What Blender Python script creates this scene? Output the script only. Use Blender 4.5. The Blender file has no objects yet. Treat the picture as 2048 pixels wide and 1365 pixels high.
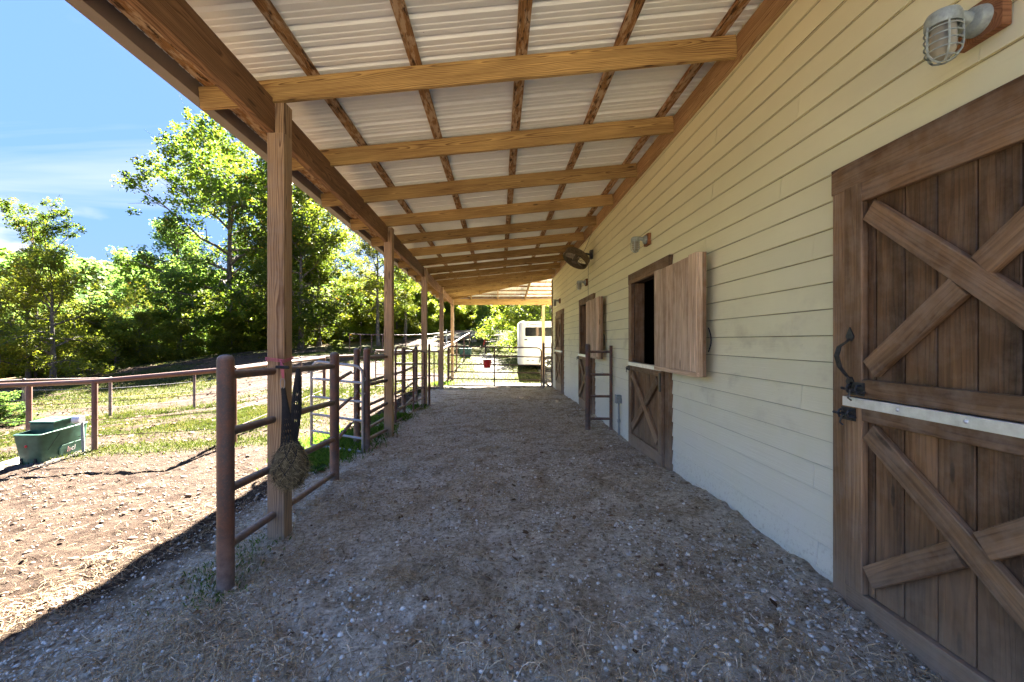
import bpy, math, random
import numpy as np
from mathutils import Vector, Matrix

random.seed(7)
rng = np.random.default_rng(7)
S = bpy.context.scene
COL = S.collection
R = math.radians

# ------------------------------------------------------------------ camera, world, sun, exposure
cam_d = bpy.data.cameras.new('camera'); cam = bpy.data.objects.new('camera', cam_d); COL.objects.link(cam)
cam.location = (0, 0, 1.5); cam.rotation_euler = (R(90), 0, 0)
cam_d.sensor_width = 36.0; cam_d.lens = 36.0 * 853 / 2048
cam_d.shift_x = 26 / 2048; cam_d.shift_y = 0.0
cam_d.clip_start = 0.05; cam_d.clip_end = 3000
S.camera = cam

SUN_EL, SUN_AZ = 42.0, 2.5          # degrees; azimuth from +Y towards +X
world = bpy.data.worlds.new('World'); S.world = world; world.use_nodes = True
wn, wl = world.node_tree.nodes, world.node_tree.links
wn.clear()
w_out = wn.new('ShaderNodeOutputWorld'); w_bg = wn.new('ShaderNodeBackground')
sky = wn.new('ShaderNodeTexSky'); sky.sky_type = 'NISHITA'; sky.sun_disc = False
sky.sun_elevation = R(SUN_EL); sky.sun_rotation = R(SUN_AZ)
sky.altitude = 300; sky.air_density = 1.0; sky.dust_density = 0.25; sky.ozone_density = 3.2
w_tc = wn.new('ShaderNodeTexCoord')
# thin high cloud: noise on a flat layer far overhead (direction / height)
sep = wn.new('ShaderNodeSeparateXYZ'); wl.new(w_tc.outputs['Generated'], sep.inputs[0])
zc = wn.new('ShaderNodeMath'); zc.operation = 'MAXIMUM'; zc.inputs[1].default_value = 0.03; wl.new(sep.outputs['Z'], zc.inputs[0])
dv = wn.new('ShaderNodeVectorMath'); dv.operation = 'DIVIDE'
cb = wn.new('ShaderNodeCombineXYZ')
for i in range(3): wl.new(zc.outputs[0], cb.inputs[i])
wl.new(w_tc.outputs['Generated'], dv.inputs[0]); wl.new(cb.outputs[0], dv.inputs[1])
mp = wn.new('ShaderNodeMapping'); mp.inputs['Rotation'].default_value = (0, 0, R(-30)); mp.inputs['Scale'].default_value = (0.28, 0.95, 1)
mp.inputs['Location'].default_value = (0.35, 1.1, 0)
wl.new(dv.outputs[0], mp.inputs['Vector'])
cn = wn.new('ShaderNodeTexNoise'); cn.inputs['Scale'].default_value = 1.15; cn.inputs['Detail'].default_value = 7; cn.inputs['Roughness'].default_value = 0.52
cn.inputs['Distortion'].default_value = 0.5
wl.new(mp.outputs[0], cn.inputs['Vector'])
cr = wn.new('ShaderNodeValToRGB'); cr.color_ramp.elements[0].position = 0.50; cr.color_ramp.elements[1].position = 0.80
cr.color_ramp.elements[1].color = (0.55, 0.55, 0.55, 1)
wl.new(cn.outputs['Fac'], cr.inputs[0])
# low cumulus near the horizon
mp2 = wn.new('ShaderNodeMapping'); mp2.inputs['Scale'].default_value = (3.2, 3.2, 8.0); mp2.inputs['Location'].default_value = (0.4, 0.2, 0.3)
wl.new(w_tc.outputs['Generated'], mp2.inputs['Vector'])
cn2 = wn.new('ShaderNodeTexNoise'); cn2.inputs['Scale'].default_value = 1.6; cn2.inputs['Detail'].default_value = 6
wl.new(mp2.outputs[0], cn2.inputs['Vector'])
cr2 = wn.new('ShaderNodeValToRGB'); cr2.color_ramp.elements[0].position = 0.52; cr2.color_ramp.elements[1].position = 0.62
wl.new(cn2.outputs['Fac'], cr2.inputs[0])
band = wn.new('ShaderNodeMapRange'); band.inputs['From Min'].default_value = 0.24; band.inputs['From Max'].default_value = 0.13
wl.new(sep.outputs['Z'], band.inputs['Value'])
mlt = wn.new('ShaderNodeMath'); mlt.operation = 'MULTIPLY'; wl.new(cr2.outputs[0], mlt.inputs[0]); wl.new(band.outputs[0], mlt.inputs[1])
mx_ = wn.new('ShaderNodeMath'); mx_.operation = 'MAXIMUM'; wl.new(cr.outputs[0], mx_.inputs[0]); wl.new(mlt.outputs[0], mx_.inputs[1])
# slightly deeper blue
hs = wn.new('ShaderNodeHueSaturation'); hs.inputs['Saturation'].default_value = 1.0; hs.inputs['Value'].default_value = 1.0
wl.new(sky.outputs[0], hs.inputs['Color'])
wmix = wn.new('ShaderNodeMix'); wmix.data_type = 'RGBA'
tintn = wn.new('ShaderNodeMix'); tintn.data_type = 'RGBA'; tintn.blend_type = 'MULTIPLY'; tintn.inputs[0].default_value = 1.0
wl.new(hs.outputs[0], tintn.inputs[6]); tintn.inputs[7].default_value = (0.222, 0.252, 0.315, 1)
# even out the very bright sky round the sun, by its own luminance
w_l = wn.new('ShaderNodeRGBToBW'); wl.new(sky.outputs[0], w_l.inputs[0])
w_k = wn.new('ShaderNodeMath'); w_k.operation = 'MULTIPLY_ADD'; w_k.inputs[1].default_value = 3.0; w_k.inputs[2].default_value = 1.0; wl.new(w_l.outputs[0], w_k.inputs[0])
w_i = wn.new('ShaderNodeMath'); w_i.operation = 'DIVIDE'; w_i.inputs[0].default_value = 1.0; wl.new(w_k.outputs[0], w_i.inputs[1])
w_s = wn.new('ShaderNodeVectorMath'); w_s.operation = 'SCALE'; wl.new(tintn.outputs[2], w_s.inputs[0]); wl.new(w_i.outputs[0], w_s.inputs[3])
wl.new(mx_.outputs[0], wmix.inputs['Factor']); wl.new(w_s.outputs[0], wmix.inputs[6])
wmix.inputs[7].default_value = (0.175, 0.172, 0.175, 1)
wl.new(wmix.outputs[2], w_bg.inputs['Color'])
w_bg.inputs['Strength'].default_value = 0.15
wl.new(w_bg.outputs[0], w_out.inputs['Surface'])

sun_d = bpy.data.lights.new('sun', 'SUN'); sun = bpy.data.objects.new('sun', sun_d); COL.objects.link(sun)
sun_d.energy = 2.0; sun_d.angle = R(0.53); sun_d.color = (1.0, 0.93, 0.82)
sd = Vector((math.sin(R(SUN_AZ)) * math.cos(R(SUN_EL)), math.cos(R(SUN_AZ)) * math.cos(R(SUN_EL)), math.sin(R(SUN_EL))))
sun.rotation_euler = sd.to_track_quat('Z', 'Y').to_euler()
sun.location = (0, 30, 30)

S.view_settings.view_transform = 'Standard'; S.view_settings.look = 'None'
S.view_settings.gamma = 1.0; S.view_settings.use_curve_mapping = False
S.view_settings.exposure = 5.85
S.cycles.max_bounces = 12; S.cycles.diffuse_bounces = 10; S.cycles.transmission_bounces = 8; S.cycles.glossy_bounces = 3
S.cycles.use_denoising = True
S.cycles.caustics_reflective = False; S.cycles.caustics_refractive = False
S.cycles.sample_clamp_indirect = 6

# ------------------------------------------------------------------ node helpers
def new_mat(name):
    m = bpy.data.materials.new(name); m.use_nodes = True
    nt = m.node_tree; b = nt.nodes['Principled BSDF']
    return m, nt.nodes, nt.links, b
def N(ns, t, **kw):
    n = ns.new(t)
    for k, v in kw.items(): setattr(n, k, v)
    return n
def ramp(ns, stops):
    n = ns.new('ShaderNodeValToRGB'); e = n.color_ramp.elements
    while len(e) < len(stops): e.new(0.5)
    for i, (p, c) in enumerate(stops):
        e[i].position = p
        e[i].color = (c, c, c, 1) if isinstance(c, (int, float)) else (*c, 1)
    return n
def mixc(ns, ls, fac, a, b, mode='MIX'):
    n = ns.new('ShaderNodeMix'); n.data_type = 'RGBA'; n.blend_type = mode
    for sock, v in ((0, fac), (6, a), (7, b)):
        if isinstance(v, (int, float)): n.inputs[sock].default_value = v
        elif isinstance(v, tuple): n.inputs[sock].default_value = (*v, 1)
        else: ls.new(v, n.inputs[sock])
    return n.outputs[2]
def noise(ns, ls, vec, scale, detail=4, rough=0.55, dist=0.0):
    n = ns.new('ShaderNodeTexNoise'); n.inputs['Scale'].default_value = scale; n.inputs['Detail'].default_value = detail
    n.inputs['Roughness'].default_value = rough; n.inputs['Distortion'].default_value = dist
    if vec is not None: ls.new(vec, n.inputs['Vector'])
    return n.outputs['Fac']
def mapping(ns, ls, vec, scale=(1, 1, 1), loc=None):
    n = ns.new('ShaderNodeMapping'); n.inputs['Scale'].default_value = scale
    ls.new(vec, n.inputs['Vector'])
    return n
def math_(ns, ls, op, a, b=None):
    n = ns.new('ShaderNodeMath'); n.operation = op
    for i, v in enumerate((a, b)):
        if v is None: continue
        if isinstance(v, (int, float)): n.inputs[i].default_value = v
        else: ls.new(v, n.inputs[i])
    return n.outputs[0]
def bump(ns, ls, b, h, strength=0.4, dist=0.01):
    n = ns.new('ShaderNodeBump'); n.inputs['Strength'].default_value = strength; n.inputs['Distance'].default_value = dist
    ls.new(h, n.inputs['Height']); ls.new(n.outputs[0], b.inputs['Normal'])
    return n

def wood_mat(name, dark, light, rings=150.0, streak=0.5, dust=0.0, dust_col=(0.34, 0.31, 0.29), dust_top=None, rough=0.75, knots=0.8, patch=None, knot_scale=3.0, ringw=0.5, blotw=0.28):
    """Sawn timber: boards run along their local X; rings are cut from a solid log around the board."""
    m, ns, ls, b = new_mat(name)
    tc = N(ns, 'ShaderNodeTexCoord'); oi = N(ns, 'ShaderNodeObjectInfo')
    off = N(ns, 'ShaderNodeCombineXYZ')
    r1 = math_(ns, ls, 'MULTIPLY', oi.outputs['Random'], 37.0)
    ls.new(r1, off.inputs[0])
    add = N(ns, 'ShaderNodeVectorMath', operation='ADD'); ls.new(tc.outputs['Object'], add.inputs[0]); ls.new(off.outputs[0], add.inputs[1])
    # warped coordinates
    mpn = mapping(ns, ls, add.outputs[0], (0.9, 6, 6))
    warp = N(ns, 'ShaderNodeTexNoise'); warp.inputs['Scale'].default_value = 1.0; warp.inputs['Detail'].default_value = 2
    ls.new(mpn.outputs[0], warp.inputs['Vector'])
    ctr = N(ns, 'ShaderNodeVectorMath', operation='SUBTRACT'); ls.new(warp.outputs['Color'], ctr.inputs[0]); ctr.inputs[1].default_value = (0.5, 0.5, 0.5)
    scl = N(ns, 'ShaderNodeVectorMath', operation='SCALE'); ls.new(ctr.outputs[0], scl.inputs[0]); scl.inputs[3].default_value = 0.11
    wv = N(ns, 'ShaderNodeVectorMath', operation='ADD'); ls.new(tc.outputs['Object'], wv.inputs[0]); ls.new(scl.outputs[0], wv.inputs[1])
    sp = N(ns, 'ShaderNodeSeparateXYZ'); ls.new(wv.outputs[0], sp.inputs[0])
    oy = math_(ns, ls, 'SUBTRACT', math_(ns, ls, 'MULTIPLY', oi.outputs['Random'], 0.12), 0.06)
    y = math_(ns, ls, 'ADD', sp.outputs[1], oy); z = math_(ns, ls, 'ADD', sp.outputs[2], 0.045)
    rad = math_(ns, ls, 'SQRT', math_(ns, ls, 'ADD', math_(ns, ls, 'MULTIPLY', y, y), math_(ns, ls, 'MULTIPLY', z, z)))
    ring = math_(ns, ls, 'FRACT', math_(ns, ls, 'MULTIPLY', rad, rings))
    rr = ramp(ns, [(0.0, 0.0), (0.55, 0.25), (0.86, 1.0), (1.0, 0.0)]); ls.new(ring, rr.inputs[0])
    # fibre streaks
    fib = noise(ns, ls, mapping(ns, ls, add.outputs[0], (2.2, 60, 60)).outputs[0], 1.0, 5, 0.6)
    blot = noise(ns, ls, mapping(ns, ls, add.outputs[0], (0.9, 5, 5)).outputs[0], 1.0, 4, 0.6)
    blr = ramp(ns, [(0.3, 0.0), (0.7, 1.0)]); ls.new(blot, blr.inputs[0])
    fr = ramp(ns, [(0.3, 0.0), (0.7, 1.0)]); ls.new(fib, fr.inputs[0])
    f = math_(ns, ls, 'ADD', math_(ns, ls, 'MULTIPLY', rr.outputs[0], ringw), math_(ns, ls, 'MULTIPLY', fr.outputs[0], streak * 0.55))
    f = math_(ns, ls, 'ADD', f, math_(ns, ls, 'MULTIPLY', blr.outputs[0], blotw))
    mid = tuple((a + c) / 2 for a, c in zip(dark, light))
    cr_ = ramp(ns, [(0.16, light), (0.42, mid), (0.80, dark)]); ls.new(f, cr_.inputs[0])
    colr = cr_.outputs[0]
    if patch:
        pn = noise(ns, ls, mapping(ns, ls, add.outputs[0], (7, 26, 14)).outputs[0], 1.0, 4, 0.6)
        pr = ramp(ns, [(0.46, 0.0), (0.58, 1.0)]); ls.new(pn, pr.inputs[0])
        colr = mixc(ns, ls, pr.outputs[0], colr, patch)
        pn2 = noise(ns, ls, mapping(ns, ls, add.outputs[0], (5, 20, 20)).outputs[0], 1.7, 4, 0.6)
        pr2 = ramp(ns, [(0.55, 0.0), (0.66, 1.0)]); ls.new(pn2, pr2.inputs[0])
        colr = mixc(ns, ls, pr2.outputs[0], colr, tuple(c * 0.3 for c in dark))
    if knots:
        vo = N(ns, 'ShaderNodeTexVoronoi'); vo.inputs['Scale'].default_value = knot_scale
        ls.new(mapping(ns, ls, add.outputs[0], (0.55, 2.6, 2.6)).outputs[0], vo.inputs['Vector'])
        kr = ramp(ns, [(0.05, 1.0), (0.085, 0.8), (0.11, 0.0)]); ls.new(vo.outputs['Distance'], kr.inputs[0])
        colr = mixc(ns, ls, math_(ns, ls, 'MULTIPLY', kr.outputs[0], knots), colr, tuple(c * 0.4 for c in dark))
    # board to board variation
    hv = N(ns, 'ShaderNodeHueSaturation'); ls.new(colr, hv.inputs['Color'])
    ls.new(math_(ns, ls, 'ADD', math_(ns, ls, 'MULTIPLY', oi.outputs['Random'], 0.4), 0.8), hv.inputs['Value'])
    colr = hv.outputs[0]
    if dust or dust_top:
        ge = N(ns, 'ShaderNodeNewGeometry'); gs = N(ns, 'ShaderNodeSeparateXYZ'); ls.new(ge.outputs['Position'], gs.inputs[0])
        dn = noise(ns, ls, ge.outputs['Position'], 9.0, 6, 0.65)
        dr = ramp(ns, [(0.42, 0.0), (0.75, 1.0)]); ls.new(dn, dr.inputs[0])
        fac = math_(ns, ls, 'MULTIPLY', dr.outputs[0], dust)
        if dust_top:
            mr = N(ns, 'ShaderNodeMapRange'); mr.inputs['From Min'].default_value = dust_top[1]; mr.inputs['From Max'].default_value = dust_top[0]
            mr.inputs['To Max'].default_value = dust_top[2]
            ls.new(gs.outputs[2], mr.inputs['Value'])
            dn2 = ramp(ns, [(0.25, 0.35), (0.7, 1.0)]); ls.new(dn, dn2.inputs[0])
            fac = math_(ns, ls, 'MAXIMUM', fac, math_(ns, ls, 'MULTIPLY', mr.outputs[0], dn2.outputs[0]))
        colr = mixc(ns, ls, fac, colr, dust_col)
    ls.new(colr, b.inputs['Base Color'])
    b.inputs['Roughness'].default_value = rough; b.inputs['Specular IOR Level'].default_value = 0.3
    hgt = math_(ns, ls, 'ADD', math_(ns, ls, 'MULTIPLY', rr.outputs[0], -0.5), math_(ns, ls, 'MULTIPLY', fib, 1.5))
    bump(ns, ls, b, hgt, 0.5, 0.003)
    return m

def pipe_mat(name, base, rust, dusty, dust_amt=0.5, metallic=0.0, rough=0.55, ztop=None):
    m, ns, ls, b = new_mat(name)
    ge = N(ns, 'ShaderNodeNewGeometry')
    n1 = noise(ns, ls, ge.outputs['Position'], 7.0, 6, 0.65); r1 = ramp(ns, [(0.42, 0.0), (0.62, 1.0)]); ls.new(n1, r1.inputs[0])
    n2 = noise(ns, ls, ge.outputs['Position'], 90.0, 3, 0.6); r2 = ramp(ns, [(0.5, 0.0), (0.75, 1.0)]); ls.new(n2, r2.inputs[0])
    c = mixc(ns, ls, math_(ns, ls, 'MULTIPLY', r1.outputs[0], 0.75), base, rust)
    c = mixc(ns, ls, math_(ns, ls, 'MULTIPLY', r2.outputs[0], 0.35), c, tuple(min(1, v * 1.7) for v in rust))
    sn = N(ns, 'ShaderNodeSeparateXYZ'); ls.new(ge.outputs['Normal'], sn.inputs[0])
    up = N(ns, 'ShaderNodeMapRange'); up.inputs['From Min'].default_value = 0.1; up.inputs['From Max'].default_value = 0.9; ls.new(sn.outputs[2], up.inputs['Value'])
    n3 = noise(ns, ls, ge.outputs['Position'], 14.0, 5, 0.7); r3 = ramp(ns, [(0.3, 0.2), (0.65, 1.0)]); ls.new(n3, r3.inputs[0])
    fac = math_(ns, ls, 'MULTIPLY', math_(ns, ls, 'MULTIPLY', up.outputs[0], r3.outputs[0]), dust_amt)
    gs = N(ns, 'ShaderNodeSeparateXYZ'); ls.new(ge.outputs['Position'], gs.inputs[0])
    low = N(ns, 'ShaderNodeMapRange'); low.inputs['From Min'].default_value = 0.25; low.inputs['From Max'].default_value = -0.15; low.inputs['To Max'].default_value = 0.5
    ls.new(gs.outputs[2], low.inputs['Value'])
    fac = math_(ns, ls, 'MAXIMUM', fac, math_(ns, ls, 'MULTIPLY', low.outputs[0], r3.outputs[0]))
    c = mixc(ns, ls, fac, c, dusty)
    ls.new(c, b.inputs['Base Color']); b.inputs['Roughness'].default_value = rough; b.inputs['Metallic'].default_value = metallic
    bump(ns, ls, b, n2, 0.25, 0.002)
    return m

def plain_mat(name, col, rough=0.6, metallic=0.0, var=0.25, scale=12.0, bmp=0.1, spec=0.4):
    m, ns, ls, b = new_mat(name)
    ge = N(ns, 'ShaderNodeTexCoord')
    n1 = noise(ns, ls, ge.outputs['Object'], scale, 6, 0.65); r1 = ramp(ns, [(0.3, 0.0), (0.7, 1.0)]); ls.new(n1, r1.inputs[0])
    c = mixc(ns, ls, r1.outputs[0], tuple(v * (1 - var) for v in col), tuple(min(1, v * (1 + var)) for v in col))
    ls.new(c, b.inputs['Base Color']); b.inputs['Roughness'].default_value = rough; b.inputs['Metallic'].default_value = metallic
    b.inputs['Specular IOR Level'].default_value = spec
    if bmp: bump(ns, ls, b, n1, bmp, 0.004)
    return m

M = {}
M['rafter'] = wood_mat('rafter_pine', (0.14, 0.070, 0.024), (0.52, 0.34, 0.125), rings=95, knots=0.95, knot_scale=3.6)
M['beam'] = wood_mat('beam_pine', (0.11, 0.050, 0.020), (0.34, 0.18, 0.08), rings=110, knots=0.7)
M['post'] = wood_mat('post_pine', (0.15, 0.078, 0.036), (0.60, 0.40, 0.22), rings=75, streak=0.4, knots=0.9, dust=0.3, dust_col=(0.27, 0.24, 0.21), dust_top=(-0.1, 0.7, 0.75), knot_scale=1.9)
M['purlin'] = wood_mat('chewed_purlin', (0.15, 0.065, 0.02), (0.38, 0.20, 0.07), rings=120, patch=(0.46, 0.32, 0.19))
M['ledger'] = wood_mat('ledger_pine', (0.20, 0.105, 0.045), (0.50, 0.32, 0.15), rings=85, patch=None)
M['door'] = wood_mat('dark_stained_boards', (0.060, 0.030, 0.013), (0.27, 0.145, 0.066), rings=55, dust=0.30, dust_col=(0.33, 0.26, 0.20), dust_top=(0.05, 0.75, 0.75), knots=0.9, rough=0.6, ringw=.16, blotw=.62, streak=.6)
M['doorframe'] = wood_mat('stained_frame_boards', (0.10, 0.053, 0.026), (0.36, 0.215, 0.112), rings=60, dust=0.40, dust_col=(0.37, 0.30, 0.24), dust_top=(0.0, 0.55, 0.9), knots=0.9, rough=0.62, ringw=.18, blotw=.58, streak=.6)
M['shutter'] = wood_mat('weathered_boards', (0.36, 0.23, 0.14), (0.86, 0.66, 0.46), rings=70, dust=0.45, dust_col=(0.62, 0.50, 0.38), knots=0.9, rough=0.85, ringw=.25, blotw=.40, streak=.9)
M['blockwood'] = wood_mat('lamp_block_cedar', (0.16, 0.06, 0.022), (0.32, 0.15, 0.065), rings=90, knots=0)
M['pipe'] = pipe_mat('weathered_brown_pipe', (0.070, 0.046, 0.040), (0.17, 0.065, 0.032), (0.42, 0.36, 0.32), 0.75)
M['redpipe'] = pipe_mat('dark_red_gate_paint', (0.085, 0.028, 0.022), (0.13, 0.045, 0.026), (0.30, 0.25, 0.23), 0.7)
M['rustpipe'] = pipe_mat('rust_red_pipe', (0.095, 0.040, 0.030), (0.135, 0.058, 0.034), (0.22, 0.15, 0.125), 0.5)
M['galv'] = pipe_mat('galvanised_pipe', (0.33, 0.34, 0.36), (0.22, 0.20, 0.19), (0.40, 0.36, 0.33), 0.5, metallic=0.45, rough=0.45)
M['white'] = plain_mat('white_paint', (0.60, 0.61, 0.64), 0.4, 0, 0.05, 4, 0)
M['steel'] = plain_mat('bright_edge_strip', (0.74, 0.79, 0.84), 0.30, 0.5, 0.18, 14, 0.15)
M['iron'] = plain_mat('black_wrought_iron', (0.055, 0.058, 0.065), 0.42, 0.6, 0.4, 40, 0.3)
M['lampmetal'] = plain_mat('grey_cast_aluminium', (0.36, 0.40, 0.36), 0.6, 0.3, 0.3, 30, 0.25)
M['fan'] = plain_mat('dusty_brown_fan_steel', (0.13, 0.10, 0.06), 0.6, 0.4, 0.45, 22, 0.1)
M['fanblade'] = plain_mat('fan_blade_aluminium', (0.34, 0.29, 0.2), 0.5, 0.5, 0.3, 10, 0)
M['black'] = plain_mat('black_nylon', (0.018, 0.018, 0.02), 0.75, 0, 0.3, 30, 0)
M['pink'] = plain_mat('pink_twine', (0.52, 0.13, 0.19), 0.8, 0, 0.25, 60, 0)
M['red'] = plain_mat('red_plastic', (0.52, 0.022, 0.03), 0.35, 0, 0.1, 10, 0)
M['gutter'] = plain_mat('taupe_gutter_paint', (0.235, 0.185, 0.15), 0.5, 0, 0.1, 5, 0)
M['conduit'] = plain_mat('grey_pvc', (0.25, 0.28, 0.29), 0.6, 0, 0.2, 20, 0)
M['concrete'] = plain_mat('concrete', (0.42, 0.40, 0.37), 0.9, 0, 0.25, 9, 0.5)
M['dark'] = plain_mat('dark_interior', (0.028, 0.017, 0.011), 0.9, 0, 0.4, 3, 0)
M['shingle'] = plain_mat('brown_roof_sheet', (0.16, 0.13, 0.11), 0.6, 0, 0.2, 2, 0)
M['window'] = plain_mat('tinted_trailer_glass', (0.012, 0.013, 0.016), 0.08, 0, 0.1, 2, 0, spec=0.6)
M['tyre'] = plain_mat('black_rubber', (0.02, 0.02, 0.02), 0.8, 0, 0.2, 10, 0)
M['alloy'] = plain_mat('alloy_wheel', (0.75, 0.75, 0.76), 0.35, 0.3, 0.05, 4, 0)
M['decal'] = plain_mat('dark_blue_decal', (0.03, 0.04, 0.09), 0.4, 0, 0, 4, 0)
M['pinkprint'] = plain_mat('pale_pink_print', (0.75, 0.40, 0.42), 0.5, 0, 0, 4, 0)
M['whiteprint'] = plain_mat('white_print', (0.8, 0.72, 0.7), 0.5, 0, 0, 4, 0)
M['greylog'] = plain_mat('weathered_grey_log', (0.20, 0.175, 0.15), 0.95, 0, 0.4, 5, 0.5)

def siding_material():
    m, ns, ls, b = new_mat('cream_fibre_cement_siding')
    ge = N(ns, 'ShaderNodeNewGeometry'); oi = N(ns, 'ShaderNodeObjectInfo')
    g = noise(ns, ls, mapping(ns, ls, ge.outputs['Position'], (1, 1.6, 42)).outputs[0], 1.5, 5, 0.6, 0.6)
    gr = ramp(ns, [(0.25, 0.0), (0.75, 1.0)]); ls.new(g, gr.inputs[0])
    big = noise(ns, ls, ge.outputs['Position'], 1.3, 4, 0.6); br = ramp(ns, [(0.35, 0.0), (0.65, 1.0)]); ls.new(big, br.inputs[0])
    c = mixc(ns, ls, br.outputs[0], (0.77, 0.735, 0.48), (0.82, 0.785, 0.52))
    hv = N(ns, 'ShaderNodeHueSaturation'); ls.new(c, hv.inputs['Color']); ls.new(math_(ns, ls, 'ADD', math_(ns, ls, 'MULTIPLY', oi.outputs['Random'], 0.07), 0.965), hv.inputs['Value'])
    c = hv.outputs[0]
    # limestone dust splashed up low, its paleness also standing in for cool skylight
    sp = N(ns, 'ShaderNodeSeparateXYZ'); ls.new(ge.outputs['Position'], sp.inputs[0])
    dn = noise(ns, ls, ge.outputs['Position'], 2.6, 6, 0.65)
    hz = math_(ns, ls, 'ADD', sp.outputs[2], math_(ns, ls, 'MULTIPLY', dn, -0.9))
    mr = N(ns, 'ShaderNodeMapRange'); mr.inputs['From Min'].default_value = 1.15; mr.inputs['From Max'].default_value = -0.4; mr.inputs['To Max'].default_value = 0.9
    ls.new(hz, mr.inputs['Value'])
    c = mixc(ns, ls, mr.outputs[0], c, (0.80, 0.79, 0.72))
    mud = noise(ns, ls, ge.outputs['Position'], 38.0, 4, 0.7); mudr = ramp(ns, [(0.54, 0.0), (0.64, 1.0)]); ls.new(mud, mudr.inputs[0])
    ml = N(ns, 'ShaderNodeMapRange'); ml.inputs['From Min'].default_value = 0.42; ml.inputs['From Max'].default_value = 0.02; ls.new(sp.outputs[2], ml.inputs['Value'])
    c = mixc(ns, ls, math_(ns, ls, 'MULTIPLY', math_(ns, ls, 'MULTIPLY', mudr.outputs[0], ml.outputs[0]), 0.45), c, (0.40, 0.34, 0.25))
    # scuffs and specks
    sc = noise(ns, ls, ge.outputs['Position'], 24.0, 5, 0.7); sr = ramp(ns, [(0.66, 0.0), (0.74, 1.0)]); ls.new(sc, sr.inputs[0])
    big2 = noise(ns, ls, ge.outputs['Position'], 3.0, 3, 0.6); b2 = ramp(ns, [(0.5, 0.0), (0.62, 1.0)]); ls.new(big2, b2.inputs[0])
    low = N(ns, 'ShaderNodeMapRange'); low.inputs['From Min'].default_value = 2.3; low.inputs['From Max'].default_value = 1.2; ls.new(sp.outputs[2], low.inputs['Value'])
    f = math_(ns, ls, 'MULTIPLY', math_(ns, ls, 'MULTIPLY', sr.outputs[0], b2.outputs[0]), math_(ns, ls, 'MULTIPLY', low.outputs[0], 0.8))
    c = mixc(ns, ls, f, c, (0.16, 0.12, 0.085))
    # warm smears at horse height
    sm = noise(ns, ls, mapping(ns, ls, ge.outputs['Position'], (1, 1.0, 1.7)).outputs[0], 2.2, 4, 0.6); smr = ramp(ns, [(0.52, 0.0), (0.72, 1.0)]); ls.new(sm, smr.inputs[0])
    bnd = ramp(ns, [(0.28, 0.0), (0.42, 1.0), (0.60, 1.0), (0.8, 0.0)]); ls.new(math_(ns, ls, 'MULTIPLY', sp.outputs[2], 0.4), bnd.inputs[0])
    c = mixc(ns, ls, math_(ns, ls, 'MULTIPLY', math_(ns, ls, 'MULTIPLY', smr.outputs[0], bnd.outputs[0]), 0.35), c, (0.30, 0.24, 0.15))
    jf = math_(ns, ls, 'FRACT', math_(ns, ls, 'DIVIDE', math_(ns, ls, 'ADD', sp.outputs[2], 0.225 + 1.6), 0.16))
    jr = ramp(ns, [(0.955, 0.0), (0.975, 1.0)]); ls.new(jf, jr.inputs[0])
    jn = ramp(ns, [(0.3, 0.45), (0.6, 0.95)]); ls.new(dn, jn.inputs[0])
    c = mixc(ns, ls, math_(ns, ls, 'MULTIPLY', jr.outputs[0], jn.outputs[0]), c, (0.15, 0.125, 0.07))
    ls.new(c, b.inputs['Base Color']); b.inputs['Roughness'].default_value = 0.62; b.inputs['Specular IOR Level'].default_value = 0.25
    bump(ns, ls, b, gr.outputs[0], 0.35, 0.003)
    return m
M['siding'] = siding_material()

def panel_material():
    m, ns, ls, b = new_mat('white_underside_roof_steel')
    ge = N(ns, 'ShaderNodeNewGeometry'); oi = N(ns, 'ShaderNodeObjectInfo')
    n1 = noise(ns, ls, ge.outputs['Position'], 1.2, 3, 0.5); r1 = ramp(ns, [(0.3, 0.0), (0.7, 1.0)]); ls.new(n1, r1.inputs[0])
    c = mixc(ns, ls, r1.outputs[0], (0.76, 0.775, 0.74), (0.83, 0.845, 0.81))
    n2 = noise(ns, ls, ge.outputs['Position'], 35.0, 3, 0.6); r2 = ramp(ns, [(0.73, 0.0), (0.78, 1.0)]); ls.new(n2, r2.inputs[0])
    c = mixc(ns, ls, math_(ns, ls, 'MULTIPLY', r2.outputs[0], 0.6), c, (0.12, 0.09, 0.06))
    ls.new(c, b.inputs['Base Color']); b.inputs['Roughness'].default_value = 0.38; b.inputs['Specular IOR Level'].default_value = 0.5
    return m
M['panel'] = panel_material()

def tank_material():
    m, ns, ls, b = new_mat('green_moulded_plastic')
    ge = N(ns, 'ShaderNodeNewGeometry')
    n1 = noise(ns, ls, ge.outputs['Position'], 5.0, 5, 0.6); r1 = ramp(ns, [(0.38, 0.0), (0.66, 1.0)]); ls.new(n1, r1.inputs[0])
    c = mixc(ns, ls, r1.outputs[0], (0.022, 0.070, 0.046), (0.050, 0.135, 0.095))
    ls.new(c, b.inputs['Base Color']); b.inputs['Roughness'].default_value = 0.5
    return m
M['tank'] = tank_material()

def glass_material():
    m, ns, ls, b = new_mat('dusty_lamp_glass')
    b.inputs['Base Color'].default_value = (0.62, 0.58, 0.44, 1); b.inputs['Roughness'].default_value = 0.22
    b.inputs['Transmission Weight'].default_value = 0.55; b.inputs['IOR'].default_value = 1.3
    return m
M['glass'] = glass_material()

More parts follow.
